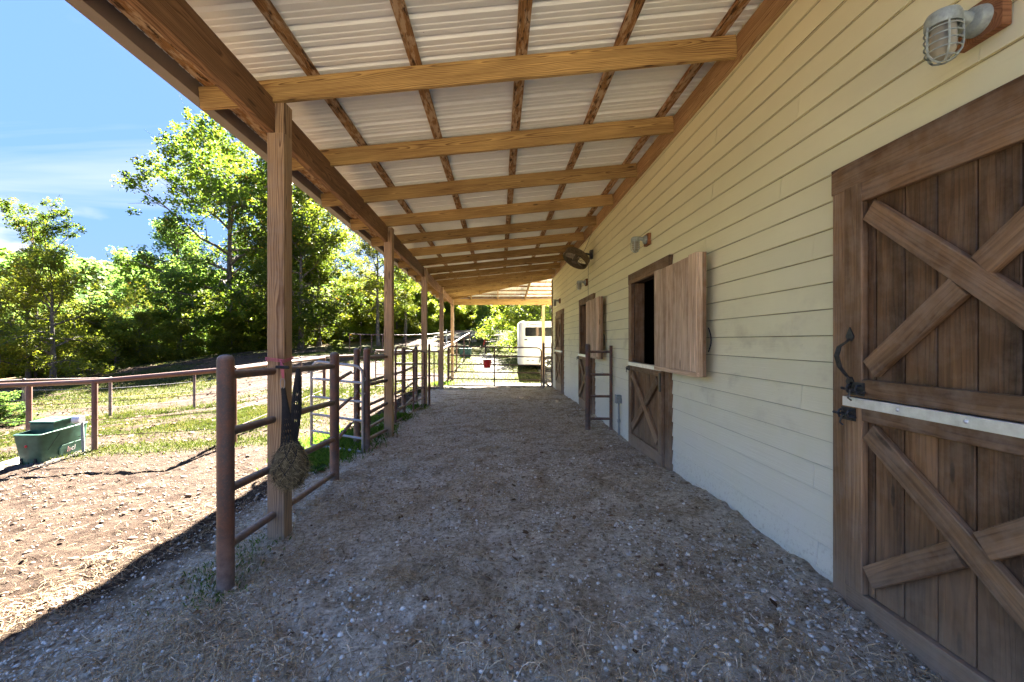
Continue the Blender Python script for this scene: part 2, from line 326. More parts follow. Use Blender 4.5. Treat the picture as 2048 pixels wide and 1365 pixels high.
def leaf_material(name, cols, trans, tw=0.5):
    m, ns, ls, b = new_mat(name)
    at = N(ns, 'ShaderNodeAttribute', attribute_name='tint'); oi = N(ns, 'ShaderNodeObjectInfo')
    r_ = ramp(ns, [(0.0, cols[0]), (0.55, cols[1]), (0.93, cols[2]), (1.0, cols[3])]); ls.new(at.outputs['Fac'], r_.inputs[0])
    hv = N(ns, 'ShaderNodeHueSaturation'); ls.new(r_.outputs[0], hv.inputs['Color'])
    ls.new(math_(ns, ls, 'ADD', math_(ns, ls, 'MULTIPLY', oi.outputs['Random'], 0.035), 0.482), hv.inputs['Hue'])
    ls.new(math_(ns, ls, 'ADD', math_(ns, ls, 'MULTIPLY', oi.outputs['Random'], 0.35), 0.82), hv.inputs['Value'])
    ls.new(hv.outputs[0], b.inputs['Base Color']); b.inputs['Roughness'].default_value = 0.55; b.inputs['Specular IOR Level'].default_value = 0.12
    tr = N(ns, 'ShaderNodeBsdfTranslucent')
    tcol = mixc(ns, ls, 1.0, hv.outputs[0], trans, 'MULTIPLY')
    ls.new(tcol, tr.inputs['Color'])
    mix = N(ns, 'ShaderNodeMixShader'); mix.inputs[0].default_value = tw
    ls.new(b.outputs[0], mix.inputs[1]); ls.new(tr.outputs[0], mix.inputs[2])
    ls.new(mix.outputs[0], ns['Material Output'].inputs['Surface'])
    return m
M['leaf_mid'] = leaf_material('oak_leaves', [(0.042, 0.069, 0.014), (0.075, 0.111, 0.018), (0.144, 0.169, 0.024), (0.245, 0.144, 0.022)], (2.0, 2.0, 1.0), 0.5)
M['leaf_light'] = leaf_material('pale_leaves', [(0.092, 0.116, 0.019), (0.149, 0.181, 0.025), (0.216, 0.233, 0.032), (0.337, 0.240, 0.032)], (1.7, 1.7, .9), 0.52)
M['leaf_dark'] = leaf_material('dark_leaves', [(0.047, 0.082, 0.030), (0.082, 0.131, 0.036), (0.131, 0.197, 0.043), (0.262, 0.197, 0.041)], (2.6, 2.7, 1.7), 0.55)
M['grassblade'] = leaf_material('grass_blades', [(0.026, 0.037, 0.008), (0.044, 0.057, 0.013), (0.081, 0.077, 0.028), (0.125, 0.100, 0.048)], (1.6, 1.6, 1.0), 0.35)
M['weed'] = leaf_material('green_weeds', [(0.045, 0.090, 0.018), (0.081, 0.144, 0.027), (0.117, 0.180, 0.036), (0.180, 0.180, 0.054)], (2.0, 2.2, 1.2), 0.4)
def bark(name, c1, c2):
    m, ns, ls, b = new_mat(name)
    tc = N(ns, 'ShaderNodeTexCoord')
    n1 = noise(ns, ls, mapping(ns, ls, tc.outputs['Object'], (9, 9, 1.6)).outputs[0], 1.2, 6, 0.65, 0.4); r1 = ramp(ns, [(0.35, c1), (0.65, c2)]); ls.new(n1, r1.inputs[0])
    ls.new(r1.outputs[0], b.inputs['Base Color']); b.inputs['Roughness'].default_value = 0.9
    bump(ns, ls, b, n1, 0.9, 0.05); return m
M['bark'] = bark('oak_bark', (0.045, 0.035, 0.028), (0.17, 0.14, 0.115))

def scatter_mat(name, stops, rough=0.85, spec=0.3):
    m, ns, ls, b = new_mat(name)
    at = N(ns, 'ShaderNodeAttribute', attribute_name='tint')
    r_ = ramp(ns, stops); ls.new(at.outputs['Fac'], r_.inputs[0]); ls.new(r_.outputs[0], b.inputs['Base Color'])
    b.inputs['Roughness'].default_value = rough; b.inputs['Specular IOR Level'].default_value = spec
    return m
M['stones'] = scatter_mat('limestone_gravel', [(0.0, (0.26, 0.225, 0.18)), (0.5, (0.44, 0.41, 0.36)), (0.85, (0.62, 0.60, 0.55)), (1.0, (0.80, 0.79, 0.75))])
M['straw'] = scatter_mat('old_straw', [(0.0, (0.20, 0.14, 0.08)), (0.5, (0.42, 0.32, 0.19)), (0.9, (0.62, 0.51, 0.35)), (1.0, (0.78, 0.69, 0.53))])
M['clods'] = scatter_mat('soil_clods', [(0.0, (0.15, 0.10, 0.06)), (0.4, (0.32, 0.235, 0.15)), (0.7, (0.19, 0.13, 0.085)), (1.0, (0.26, 0.185, 0.125))])
M['litter'] = scatter_mat('dead_leaves', [(0.0, (0.06, 0.032, 0.016)), (0.5, (0.12, 0.068, 0.034)), (1.0, (0.20, 0.13, 0.08))])
M['hay'] = scatter_mat('hay_stems', [(0.0, (0.07, 0.055, 0.03)), (0.5, (0.19, 0.155, 0.085)), (1.0, (0.42, 0.35, 0.21))])

def ground_material():
    m, ns, ls, b = new_mat('earth_and_turf')
    ge = N(ns, 'ShaderNodeNewGeometry'); P = ge.outputs['Position']
    at = N(ns, 'ShaderNodeAttribute', attribute_name='cover'); sp = N(ns, 'ShaderNodeSeparateColor'); ls.new(at.outputs['Color'], sp.inputs[0])
    f1 = noise(ns, ls, P, 26, 8, 0.7); f2 = noise(ns, ls, P, 3.2, 6, 0.62); f3 = noise(ns, ls, P, 90, 4, 0.7)
    # paddock earth: pinkish tan with darker droppings
    e1 = ramp(ns, [(0.28, (0.025, 0.015, 0.009)), (0.45, (0.050, 0.032, 0.021)), (0.62, (0.073, 0.049, 0.033)), (0.8, (0.125, 0.095, 0.072))]); ls.new(f1, e1.inputs[0])
    e2 = ramp(ns, [(0.36, (0.55, 0.46, 0.40)), (0.58, (1, 1, 1))]); ls.new(f2, e2.inputs[0])
    earth = mixc(ns, ls, 1.0, e1.outputs[0], e2.outputs[0], 'MULTIPLY')
    # porch floor: grey brown trodden dirt and dung
    p1 = ramp(ns, [(0.34, (0.19, 0.155, 0.11)), (0.46, (0.50, 0.44, 0.345)), (0.58, (0.70, 0.64, 0.53)), (0.75, (0.84, 0.80, 0.72))]); ls.new(f1, p1.inputs[0])
    p2 = ramp(ns, [(0.34, (0.66, 0.58, 0.48)), (0.56, (1.05, 1.05, 1.05))]); ls.new(f2, p2.inputs[0])
    porch = mixc(ns, ls, 1.0, p1.outputs[0], p2.outputs[0], 'MULTIPLY')
    vs_ = N(ns, 'ShaderNodeTexVoronoi'); vs_.inputs['Scale'].default_value = 85; ls.new(P, vs_.inputs['Vector'])
    vr = ramp(ns, [(0.16, 1.0), (0.30, 0.0)]); ls.new(vs_.outputs['Distance'], vr.inputs[0])
    vsp = N(ns, 'ShaderNodeSeparateColor'); ls.new(vs_.outputs['Color'], vsp.inputs[0])
    vk = ramp(ns, [(0.45, 0.0), (0.55, 1.0)]); ls.new(vsp.outputs[0], vk.inputs[0])
    pv = ramp(ns, [(0.40, 0.15), (0.60, 1.0)]); ls.new(noise(ns, ls, P, 1.1, 4, 0.6), pv.inputs[0])
    grit = mixc(ns, ls, vsp.outputs[1], (0.36, 0.33, 0.29), (0.80, 0.78, 0.76))
    porch = mixc(ns, ls, math_(ns, ls, 'MULTIPLY', math_(ns, ls, 'MULTIPLY', vr.outputs[0], vk.outputs[0]), pv.outputs[0]), porch, grit)
    # turf
    g1 = ramp(ns, [(0.28, (0.035, 0.040, 0.011)), (0.5, (0.062, 0.061, 0.019)), (0.66, (0.088, 0.078, 0.031)), (0.85, (0.13, 0.10, 0.055))]); ls.new(f1, g1.inputs[0])
    g2 = ramp(ns, [(0.3, (0.75, 0.85, 0.7)), (0.7, (1.15, 1.05, 0.95))]); ls.new(noise(ns, ls, P, 0.6, 5, 0.6), g2.inputs[0])
    turf = mixc(ns, ls, 1.0, g1.outputs[0], g2.outputs[0], 'MULTIPLY')
    gv = ramp(ns, [(0.3, (0.10, 0.09, 0.08)), (0.7, (0.20, 0.19, 0.175))]); ls.new(f3, gv.inputs[0])
    def edge(sock, w=0.35):
        a = math_(ns, ls, 'ADD', sock, math_(ns, ls, 'MULTIPLY', math_(ns, ls, 'SUBTRACT', noise(ns, ls, P, 7, 6, 0.7), 0.5), 1.1))
        mr = N(ns, 'ShaderNodeMapRange'); mr.inputs['From Min'].default_value = 0.5 - w / 2; mr.inputs['From Max'].default_value = 0.5 + w / 2; ls.new(a, mr.inputs['Value']); return mr.outputs[0]
    c = mixc(ns, ls, edge(sp.outputs[0]), earth, turf.id_data and turf or turf)
    c = mixc(ns, ls, edge(sp.outputs[1], 0.5), c, gv.outputs[0])
    c = mixc(ns, ls, edge(sp.outputs[2], 0.6), c, porch)
    # leaf litter under the woods, painted by cover alpha
    lit = ramp(ns, [(0.3, (0.05, 0.035, 0.018)), (0.55, (0.14, 0.095, 0.045)), (0.8, (0.28, 0.18, 0.09))]); ls.new(f1, lit.inputs[0])
    c = mixc(ns, ls, edge(at.outputs['Alpha'], 0.6), c, lit.outputs[0])
    ls.new(c, b.inputs['Base Color']); b.inputs['Roughness'].default_value = 0.95; b.inputs['Specular IOR Level'].default_value = 0.15
    h = math_(ns, ls, 'ADD', f1, math_(ns, ls, 'MULTIPLY', f3, 0.35))
    bump(ns, ls, b, h, 1.0, 0.045)
    return m
M['ground'] = ground_material()

# ------------------------------------------------------------------ mesh helpers
def link(name, me, mat=None, parent=None, mw=None):
    o = bpy.data.objects.new(name, me); COL.objects.link(o)
    if mat is not None and me is not None and not me.materials: me.materials.append(mat)
    if parent is not None: o.parent = parent
    if mw is not None: o.matrix_local = mw
    return o
def mesh(name, V, F, smooth=False):
    me = bpy.data.meshes.new(name); me.from_pydata([tuple(v) for v in V], [], F)
    if smooth: me.polygons.foreach_set('use_smooth', [True] * len(me.polygons))
    me.update(); return me
def fast_mesh(name, V, F, tint=None):
    """V (n,3), F (m,k) arrays of equal sized faces; tint per face"""
    V = np.asarray(V, np.float32); F = np.asarray(F, np.int32); m, k = F.shape
    me = bpy.data.meshes.new(name)
    me.vertices.add(len(V)); me.vertices.foreach_set('co', V.ravel())
    me.loops.add(m * k); me.loops.foreach_set('vertex_index', F.ravel())
    me.polygons.add(m); me.polygons.foreach_set('loop_start', np.arange(0, m * k, k, dtype=np.int32))
    try: me.polygons.foreach_set('loop_total', np.full(m, k, np.int32))
    except Exception: pass
    if tint is not None:
        a = me.attributes.new('tint', 'FLOAT', 'FACE'); a.data.foreach_set('value', np.asarray(tint, np.float32))
    me.update(calc_edges=True); me.validate(); return me

class MB:
    def __init__(self): self.V = []; self.F = []
    def add(self, V, F):
        o = len(self.V); self.V += [tuple(v) for v in V]; self.F += [tuple(i + o for i in f) for f in F]
    def box(self, x0, x1, y0, y1, z0, z1, ch=0.0):
        if ch <= 0:
            v = [(x, y, z) for x in (x0, x1) for y in (y0, y1) for z in (z0, z1)]
            self.add(v, [(0, 1, 3, 2), (4, 6, 7, 5), (0, 4, 5, 1), (2, 3, 7, 6), (0, 2, 6, 4), (1, 5, 7, 3)])
        else:
            c = ch; pr = [(y0 + c, z0), (y1 - c, z0), (y1, z0 + c), (y1, z1 - c), (y1 - c, z1), (y0 + c, z1), (y0, z1 - c), (y0, z0 + c)]
            v = [(x0, a, b_) for a, b_ in pr] + [(x1, a, b_) for a, b_ in pr]
            f = [(i, (i + 1) % 8, 8 + (i + 1) % 8, 8 + i) for i in range(8)] + [tuple(range(7, -1, -1)), tuple(range(8, 16))]
            self.add(v, f)
        return self
    def tube(self, pts, r, seg=10, cap=True, closed=False):
        pts = [Vector(p) for p in pts]; n = len(pts)
        rs = r if isinstance(r, (list, tuple)) else [r] * n
        rings = []; prev = None
        for i, p in enumerate(pts):
            if closed: t = pts[(i + 1) % n] - pts[i - 1]
            else: t = pts[min(i + 1, n - 1)] - pts[max(i - 1, 0)]
            t.normalize()
            if prev is None: a = t.orthogonal().normalized()
            else:
                a = prev - t * prev.dot(t)
                a = a.normalized() if a.length > 1e-6 else t.orthogonal().normalized()
            prev = a; b_ = t.cross(a)
            rings.append([p + (a * math.cos(2 * math.pi * k / seg) + b_ * math.sin(2 * math.pi * k / seg)) * rs[i] for k in range(seg)])
        V = [v for rg in rings for v in rg]; F = []
        for i in range(n if closed else n - 1):
            j = (i + 1) % n
            for k in range(seg):
                F.append((i * seg + k, i * seg + (k + 1) % seg, j * seg + (k + 1) % seg, j * seg + k))
        if cap and not closed: F += [tuple(range(seg - 1, -1, -1)), tuple(range((n - 1) * seg, n * seg))]
        self.add(V, F); return self
    def lathe(self, prof, seg=24, axis='Z', org=(0, 0, 0)):
        V = []; F = []; n = len(prof)
        for r_, h in prof:
            for k in range(seg):
                a = 2 * math.pi * k / seg; V.append((org[0] + r_ * math.cos(a), org[1] + r_ * math.sin(a), org[2] + h))
        for i in range(n - 1):
            for k in range(seg): F.append((i * seg + k, i * seg + (k + 1) % seg, (i + 1) * seg + (k + 1) % seg, (i + 1) * seg + k))
        self.add(V, F); return self
    def xf(self, mat):
        self.V = [tuple(mat @ Vector(v)) for v in self.V]; return self
    def build(self, name, mat, parent=None, smooth=False, mw=None):
        me = mesh(name, self.V, self.F, smooth)
        if smooth:
            try: me.set_sharp_from_angle(angle=R(40))
            except Exception: pass
        return link(name, me, mat, parent, mw)

def board(name, pA, pB, width, thick, normal, mat, parent=None, ch=0.003):
    """timber from pA to pB (centre line); thickness along normal, width across"""
    pA = Vector(pA); pB = Vector(pB); x = (pB - pA); L = x.length; x.normalize()
    z = Vector(normal); z = (z - x * z.dot(x)).normalized(); y = z.cross(x)
    me = MB().box(-L / 2, L / 2, -width / 2, width / 2, -thick / 2, thick / 2, ch)
    mw = Matrix((x, y, z)).transposed().to_4x4(); mw.translation = (pA + pB) / 2
    return me.build(name, mat, parent, mw=mw)

def top(o, label, cat, group=None, kind=None):
    if label: o['label'] = label
    if cat: o['category'] = cat
    if group: o['group'] = group
    if kind: o['kind'] = kind
    return o
def empty(name, loc, label=None, cat=None, group=None):
    o = bpy.data.objects.new(name, None); COL.objects.link(o); o.location = loc; o.empty_display_size = 0.1
    return top(o, label, cat, group)
def text_mesh(s, size, depth, name, mat, parent, mw, shear=0.0):
    cu = bpy.data.curves.new(name, 'FONT'); cu.body = s; cu.size = size; cu.extrude = depth; cu.align_x = 'CENTER'; cu.align_y = 'CENTER'; cu.shear = shear
    cu.resolution_u = 3
    t = bpy.data.objects.new(name, cu); COL.objects.link(t)
    dg = bpy.context.evaluated_depsgraph_get(); dg.update()
    me = bpy.data.meshes.new_from_object(t.evaluated_get(dg)); bpy.data.objects.remove(t)
    me.materials.clear(); me.name = name
    return link(name, me, mat, parent, mw)

# ------------------------------------------------------------------ terrain
CP = np.array([(-1.85, 1, -.15), (-1.85, 3, -.15), (-1.94, 5, -.15), (-1.95, 7.4, -.18), (-2.0, 11.4, -.25), (-2.1, 15.5, -.27), (-2.2, 19.9, -.32), (2.1, 19.9, -.25),
    (1.98, 0.5, 0), (1.98, 2.5, .07), (1.98, 5, .02), (1.98, 7.3, -.02), (1.98, 10, -.08), (1.98, 15.6, -.2), (0, 1, 0), (0, 3, 0.0), (0, 8, -.05), (0, 12, -.15), (0, 15.6, -.23),
    (3, 22, 0.03), (1, 21.5, 0.0), (-2.2, 30, .4), (0, 38, 1.05), (-5, 35, .76), (-1.6, 42, 2.0), (0, 55, 3.2), (-9, 55, 2.7), (-8.9, 40, 1.6), (-10.3, 36, 1.08),
    (-14.9, 32, .67), (-21.9, 34, .4), (-25.7, 34, 0), (-28, 25, -.9), (-14.7, 13.2, -.92), (-12.3, 13.5, -.9), (-11, 15.4, -.92), (-7.8, 16.8, -.42), (-5.4, 13.2, -.28),
    (-4.7, 7.6, -.35), (-7.3, 7.7, -.48), (-8.87, 8, -.58), (-8, 7.1, -.60), (-12, 8, -.85), (-20, 8, -1.4), (-35, 20, -2), (-60, 60, -2.5), (-30, 60, .6), (0, 90, 5), (25, 40, 1.2),
    (25, 0, 0), (-4, 3, -.28), (-8, 3, -.55), (-3, 1, -.2), (-4, 25, .0), (-15, 22, -.35), (-9, 24, .1), (8, 30, .4), (-20, -10, -1), (10, -10, 0), (-100, 100, -8), (40, 120, 6), (0, -15, 0), (-40, 0, -2.5), (-14, 45, 1.7), (-45, 40, -1.8)], float)
def _phi(r2): return np.where(r2 > 1e-9, 0.5 * r2 * np.log(np.maximum(r2, 1e-12)), 0.0)
def _tps():
    P = CP[:, :2]; n = len(P)
    K = _phi(((P[:, None] - P[None]) ** 2).sum(-1)) + np.eye(n) * 0.4
    Q = np.hstack([np.ones((n, 1)), P]); A = np.zeros((n + 3, n + 3)); A[:n, :n] = K; A[:n, n:] = Q; A[n:, :n] = Q.T
    return np.linalg.solve(A, np.concatenate([CP[:, 2], np.zeros(3)]))
TW = _tps()
def base_z(x, y):
    x = np.asarray(x, float); y = np.asarray(y, float); sh = x.shape; xf = x.ravel(); yf = y.ravel()
    out = np.zeros(len(xf)); n = len(CP)
    for i in range(n): out += TW[i] * _phi((xf - CP[i, 0]) ** 2 + (yf - CP[i, 1]) ** 2)
    out += TW[n] + TW[n + 1] * xf + TW[n + 2] * yf
    return out.reshape(sh)
TBL = np.random.default_rng(3).random((256, 256))
def vnoise(x, y, s):
    x = np.asarray(x) * s + 57.3 * s; y = np.asarray(y) * s + 31.7
    xi = np.floor(x).astype(int); yi = np.floor(y).astype(int); fx = x - xi; fy = y - yi
    fx = fx * fx * (3 - 2 * fx); fy = fy * fy * (3 - 2 * fy); a = xi & 255; b = yi & 255; a1 = (a + 1) & 255; b1 = (b + 1) & 255
    return (TBL[a, b] * (1 - fx) + TBL[a1, b] * fx) * (1 - fy) + (TBL[a, b1] * (1 - fx) + TBL[a1, b1] * fx) * fy
def fbm(x, y, s, o=4, g=0.5):
    t = 0; a = 1; w = 0
    for i in range(o): t = t + a * vnoise(x + i * 13.7, y - i * 7.3, s * 2.03 ** i); w += a; a *= g
    return t / w
def hoof(x, y):
    c = 0.30; xi = np.floor(x / c).astype(int); yi = np.floor(y / c).astype(int); out = np.zeros_like(x)
    for dx in (-1, 0, 1):
        for dy in (-1, 0, 1):
            a = (xi + dx) & 255; b_ = (yi + dy) & 255
            jx = TBL[a, b_]; jy = TBL[b_, a]; on = TBL[(a + 77) & 255, b_] > .35
            px_ = (xi + dx + .15 + .7 * jx) * c; py_ = (yi + dy + .15 + .7 * jy) * c
            d = np.sqrt((x - px_) ** 2 + ((y - py_) * .85) ** 2) / .062
            out = out + on * (-0.016 * np.exp(-d ** 4) + 0.009 * np.exp(-((d - 1.35) / .38) ** 2))
    return out * np.clip((y + 1) / 2, 0, 1)
def ground_z(x, y):
    x = np.asarray(x, float); y = np.asarray(y, float)
    z = base_z(x, y)
    z = z + (fbm(x, y, 1.1, 3) - 0.5) * 0.07
    rough = 0.6 + 0.8 * vnoise(x, y, 0.7)
    z = z + (fbm(x, y, 5.5, 4, 0.6) - 0.5) * 0.055 * rough
    z = z + hoof(x, y)
    return z

def axis(segs):
    out = [segs[0][0]]
    for a, b_, n in segs:
        out += list(np.linspace(a, b_, n + 1)[1:])
    return np.array(out)
gx = axis([(-140, -60, 10), (-60, -30, 16), (-30, -12, 50), (-12, -5.2, 120), (-5.2, 2.1, 300), (2.1, 8, 20), (8, 60, 14)])
gy = axis([(-14, 0.6, 14), (0.6, 6.5, 250), (6.5, 16.5, 200), (16.5, 40, 110), (40, 140, 30)])
GX, GY = np.meshgrid(gx, gy)
GZ = ground_z(GX, GY)
# under the barn the ground stays just under the floor
inside = (GX > 2.03) & (GY < 15.7) & (GY > -0.6)
GZ = np.where(inside, np.minimum(GZ, base_z(GX, GY) - 0.05), GZ)
def cover(x, y):
    n1 = fbm(x, y, 0.35, 4); n2 = fbm(x, y, 1.3, 3)
    sm = lambda e0, e1, v: np.clip((v - e0) / (e1 - e0), 0, 1)
    porch = sm(-2.75, -2.35, x + (n2 - .5) * 0.6) * sm(16.3, 15.2, y)
    # paddock bare ground reaches roughly to the first fence, patchy beyond
    edge = 8.2 - 0.12 * (x + 4) + (n2 - .5) * 2.0
    grass = sm(-0.6, 0.8, y - edge)
    mid = 1 - 0.75 * sm(0.50, 0.64, n1)
    grass = grass * mid
    # bare slope right of the middle fence and around the round pen
    bare = np.exp(-(((x + 8) / 4.0) ** 2 + ((y - 21) / 5.0) ** 2)) + np.exp(-(((x + 3.4) / 1.3) ** 2 + ((y - 11.5) / 4.5) ** 2)) + np.exp(-(((x + 15) / 5.0) ** 2 + ((y - 27) / 3.0) ** 2))
    grass = np.clip(grass - bare * 0.95, 0, 1)
    strip = np.exp(-(((y - (7.7 + 0.05 * (x + 7))) / 0.55) ** 2)) * sm(-3.4, -4.2, x) * 0.75
    grass = np.maximum(grass, strip + (n2 - .5) * 0.2)
    grass = np.maximum(grass, 0.75 * np.exp(-(((x + 2.75) / 0.35) ** 2 + ((y - 7.4) / 1.2) ** 2)))
    grass = np.maximum(grass, sm(17.5, 19.5, y) * sm(-3.0, -1.8, x) * 0.85)
    gravel = 0.95 * np.exp(-(((x - (-0.1 - 0.08 * (y - 20))) / 0.9) ** 2)) * sm(19, 22, y) * sm(36, 30, y)
    gravel = np.maximum(gravel, sm(15.4, 16.2, y) * sm(18.9, 18.0, y) * sm(-2.6, -2.0, x) * sm(3.5, 3.0, x) * 0.55)
    gravel = np.maximum(gravel, 0.8 * np.exp(-(((x + 7.8) / 0.55) ** 2 + ((y - 7.55) / 0.7) ** 2)))
    gravel = np.where(x > 2.0, np.maximum(gravel, sm(15, 16, y) * sm(30, 26, y) * .8), gravel)
    litter = np.clip(sm(33.5, 38.5, y + 0.30 * (x + 14) + (n1 - .5) * 8) * sm(-10.5, -13.5, x) , 0, 1)
    litter = np.maximum(litter, sm(46, 54, y + (n1 - .5) * 8) * sm(2, -8, x) * .9)
    litter = np.maximum(litter, sm(-24, -32, x + (n1 - .5) * 8))
    return grass, gravel, porch, litter
cg, cv, cp, cl = cover(GX, GY)
V = np.stack([GX, GY, GZ], -1).reshape(-1, 3)
ny, nx = GX.shape; idx = np.arange(ny * nx).reshape(ny, nx)
F = np.stack([idx[:-1, :-1], idx[:-1, 1:], idx[1:, 1:], idx[1:, :-1]], -1).reshape(-1, 4)
gme = fast_mesh('ground', V, F)
ca = gme.color_attributes.new('cover', 'FLOAT_COLOR', 'POINT')
ca.data.foreach_set('color', np.stack([cg, cv, cp, cl], -1).astype(np.float32).ravel())
gme.polygons.foreach_set('use_smooth', np.ones(len(F), bool))
g_o = link('ground', gme, M['ground']); g_o['kind'] = 'structure'
def gz(x, y): return float(ground_z(np.array([x]), np.array([y]))[0])

# far wooded hills
def hills():
    V = []; F = []; n = 160
    az = np.linspace(R(-80), R(35), n)
    rows = [(135, -9, 0), (190, -2, 1.0), (260, 24, 2.2), (330, 42, 3.0), (420, 46, 3.0)]
    r2 = np.random.default_rng(5)
    for (d, h, a) in rows:
        for i, t in enumerate(az):
            hh = h + a * 4 * (vnoise(np.array([t * 3.0]), np.array([d * .01]), 3.0)[0] - .5) + a * (vnoise(np.array([t * 60.0]), np.array([d]), 1.0)[0])
            V.append((math.sin(t) * d, math.cos(t) * d, hh))
    for j in range(len(rows) - 1):
        for i in range(n - 1): F.append((j * n + i, j * n + i + 1, (j + 1) * n + i + 1, (j + 1) * n + i))
    m, ns, ls, b = new_mat('wooded_hill_floor'); b.inputs['Base Color'].default_value = (0.04, 0.06, 0.025, 1); b.inputs['Roughness'].default_value = 1
    o = MB(); o.V = V; o.F = F
    h = o.build('hills', m, smooth=True); h['kind'] = 'structure'
hills()

# ------------------------------------------------------------------ BARN with porch
barn = empty('barn', (2.0, 6.0, 0.0), 'cream board-sided horse barn with dark stable doors and a timber porch roof on square posts', 'barn')
BINV = Matrix.Translation((-2.0, -6.0, 0.0))
class Part:
    """children of the barn get their world placement minus the barn origin"""
def bb(name, pA, pB, w, t, n, mat, parent=None, ch=0.003):
    off = Vector((2, 6, 0)) if (parent is None or parent is barn) else Vector((0, 0, 0))
    o = board(name, Vector(pA) - off, Vector(pB) - off, w, t, n, mat, parent or barn, ch)
    return o
def bmb(mb, name, mat, parent=None, smooth=False):
    p = parent or barn
    mw = BINV if p is barn else None
    return mb.build(name, mat, p, smooth, mw=mw)
def leafroot(name):
    """a part of the barn that groups its own sub-parts, sitting on the barn origin so that its children use world coordinates"""
    o = bpy.data.objects.new(name, None); COL.objects.link(o); o.parent = barn; o.location = (-2, -6, 0); o.empty_display_size = .1
    return o

YEND = 15.75; WX = 2.0
DOORS = [(2.49, 0.98), (6.42, 4.88), (10.40, 8.80), (14.62, 13.02)]     # outer trim: far, near
def openings_for(z0, z1):
    out = []
    for far, near in DOORS:
        if z0 < 2.39: out.append((near + 0.06, far - 0.06))
    return out
# siding planks
EXPO = 0.16; row = 0; z0 = 0.095 - EXPO * 2
plank_id = 0
while z0 < 3.98:
    z1 = z0 + EXPO
    # stagger of the butt joints
    stag = {0: 0.0, 1: 1.22, 2: 2.44}[(row * 2) % 3] + random.uniform(-.25, .25)
    cuts = [-0.6]; y = -3.0 + 1.0 + stag  # unseen near end of the wall, shortened so more skylight comes in
    while y < -0.3: y += 3.66
    while y < YEND: cuts.append(y); y += 3.66
    cuts.append(YEND)
    for a, b_ in zip(cuts[:-1], cuts[1:]):
        segs = [(a, b_)]
        for (oa, ob) in openings_for(z0, z1):
            ns_ = []
            for s0, s1 in segs:
                if ob <= s0 or oa >= s1: ns_.append((s0, s1)); continue
                if s0 < oa: ns_.append((s0, oa))
                if s1 > ob: ns_.append((ob, s1))
            segs = ns_
        for s0, s1 in segs:
            if s1 - s0 < 0.05: continue
            s0 += 0.0015; s1 -= 0.0015; dx = random.uniform(-.0012, .0012)
            zt = z1 + 0.008
            pr = [(WX + .004, z0 + .015), (WX - .0125 + dx, z0 + .014), (WX - .0155 + dx, z0 + .0005), (WX - 0.0195 + dx, z0), (WX - 0.0205 + dx, z0 + 0.002), (WX - 0.0055 + dx, zt + .012), (WX + .004, zt + .012)]
            mb = MB(); k = len(pr)
            wob = random.uniform(-.001, .001)
            mb.add([(p[0], s0, p[1]) for p in pr] + [(p[0], s1, p[1] + wob) for p in pr],
                   [(i, (i + 1) % k, k + (i + 1) % k, k + i) for i in range(k)] + [tuple(range(k - 1, -1, -1)), tuple(range(k, 2 * k))])
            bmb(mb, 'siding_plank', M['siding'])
    z0 = z1; row += 1
# sheathing behind with door openings, gable ends, rear wall, barn roof
mb = MB()
ys = [-0.6]
for far, near in sorted(DOORS): ys += [near + .12, far - .12]
ys.append(YEND)
for i in range(0, len(ys), 2): mb.box(WX + .006, WX + .14, ys[i], ys[i + 1], -.4, 4.35)
for i in range(1, len(ys) - 1, 2): mb.box(WX + .006, WX + .14, ys[i], ys[i + 1], 2.36, 4.35); mb.box(WX + .02, WX + .14, ys[i], ys[i + 1], -.4, 0.02)
bmb(mb, 'stud_wall', M['dark'])
mb = MB(); mb.box(WX + .14, 12, YEND - .15, YEND, -.4, 4.35); mb.box(WX + .14, 12, -0.6, -0.45, -.4, 4.35); mb.box(11.85, 12, -0.45, YEND - .15, -.4, 4.35)
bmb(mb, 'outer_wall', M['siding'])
mb = MB(); mb.box(5.6, 5.7, -0.45, YEND - .15, -.1, 4.2)
for yy in (3.6, 7.6, 11.7): mb.box(WX + .14, 5.6, yy, yy + .05, -.1, 4.2)
bmb(mb, 'stall_partition', M['dark'])
mb = MB(); mb.add([(1.96, -0.8, 4.36), (1.96, 15.95, 4.36), (7, 15.95, 6.4), (7, -0.8, 6.4), (12.1, -0.8, 4.36), (12.1, 15.95, 4.36), (1.96, -0.8, 4.42), (1.96, 15.95, 4.42), (7, 15.95, 6.46), (7, -0.8, 6.46), (12.1, -0.8, 4.42), (12.1, 15.95, 4.42)],
    [(0, 1, 2, 3), (3, 2, 5, 4), (6, 9, 8, 7), (9, 10, 11, 8), (0, 6, 7, 1), (4, 5, 11, 10), (0, 3, 9, 6), (3, 4, 10, 9), (1, 7, 8, 2), (2, 8, 11, 5)])
bmb(mb, 'barn_roof', M['shingle'])
bmb(MB().box(WX + .14, 11.85, -0.45, YEND - .15, -.15, -.1), 'barn_floor', M['dark'])
# corner board
bb('corner_board', (WX - .015, YEND + .012, -.3), (WX - .015, YEND + .012, 3.78), 0.09, 0.024, (0, 1, 0), M['doorframe'])
# concrete footing that shows under the boards
bmb(MB().box(WX - .03, WX + .0, -0.6, YEND, -.6, -.235), 'footing', M['concrete'])

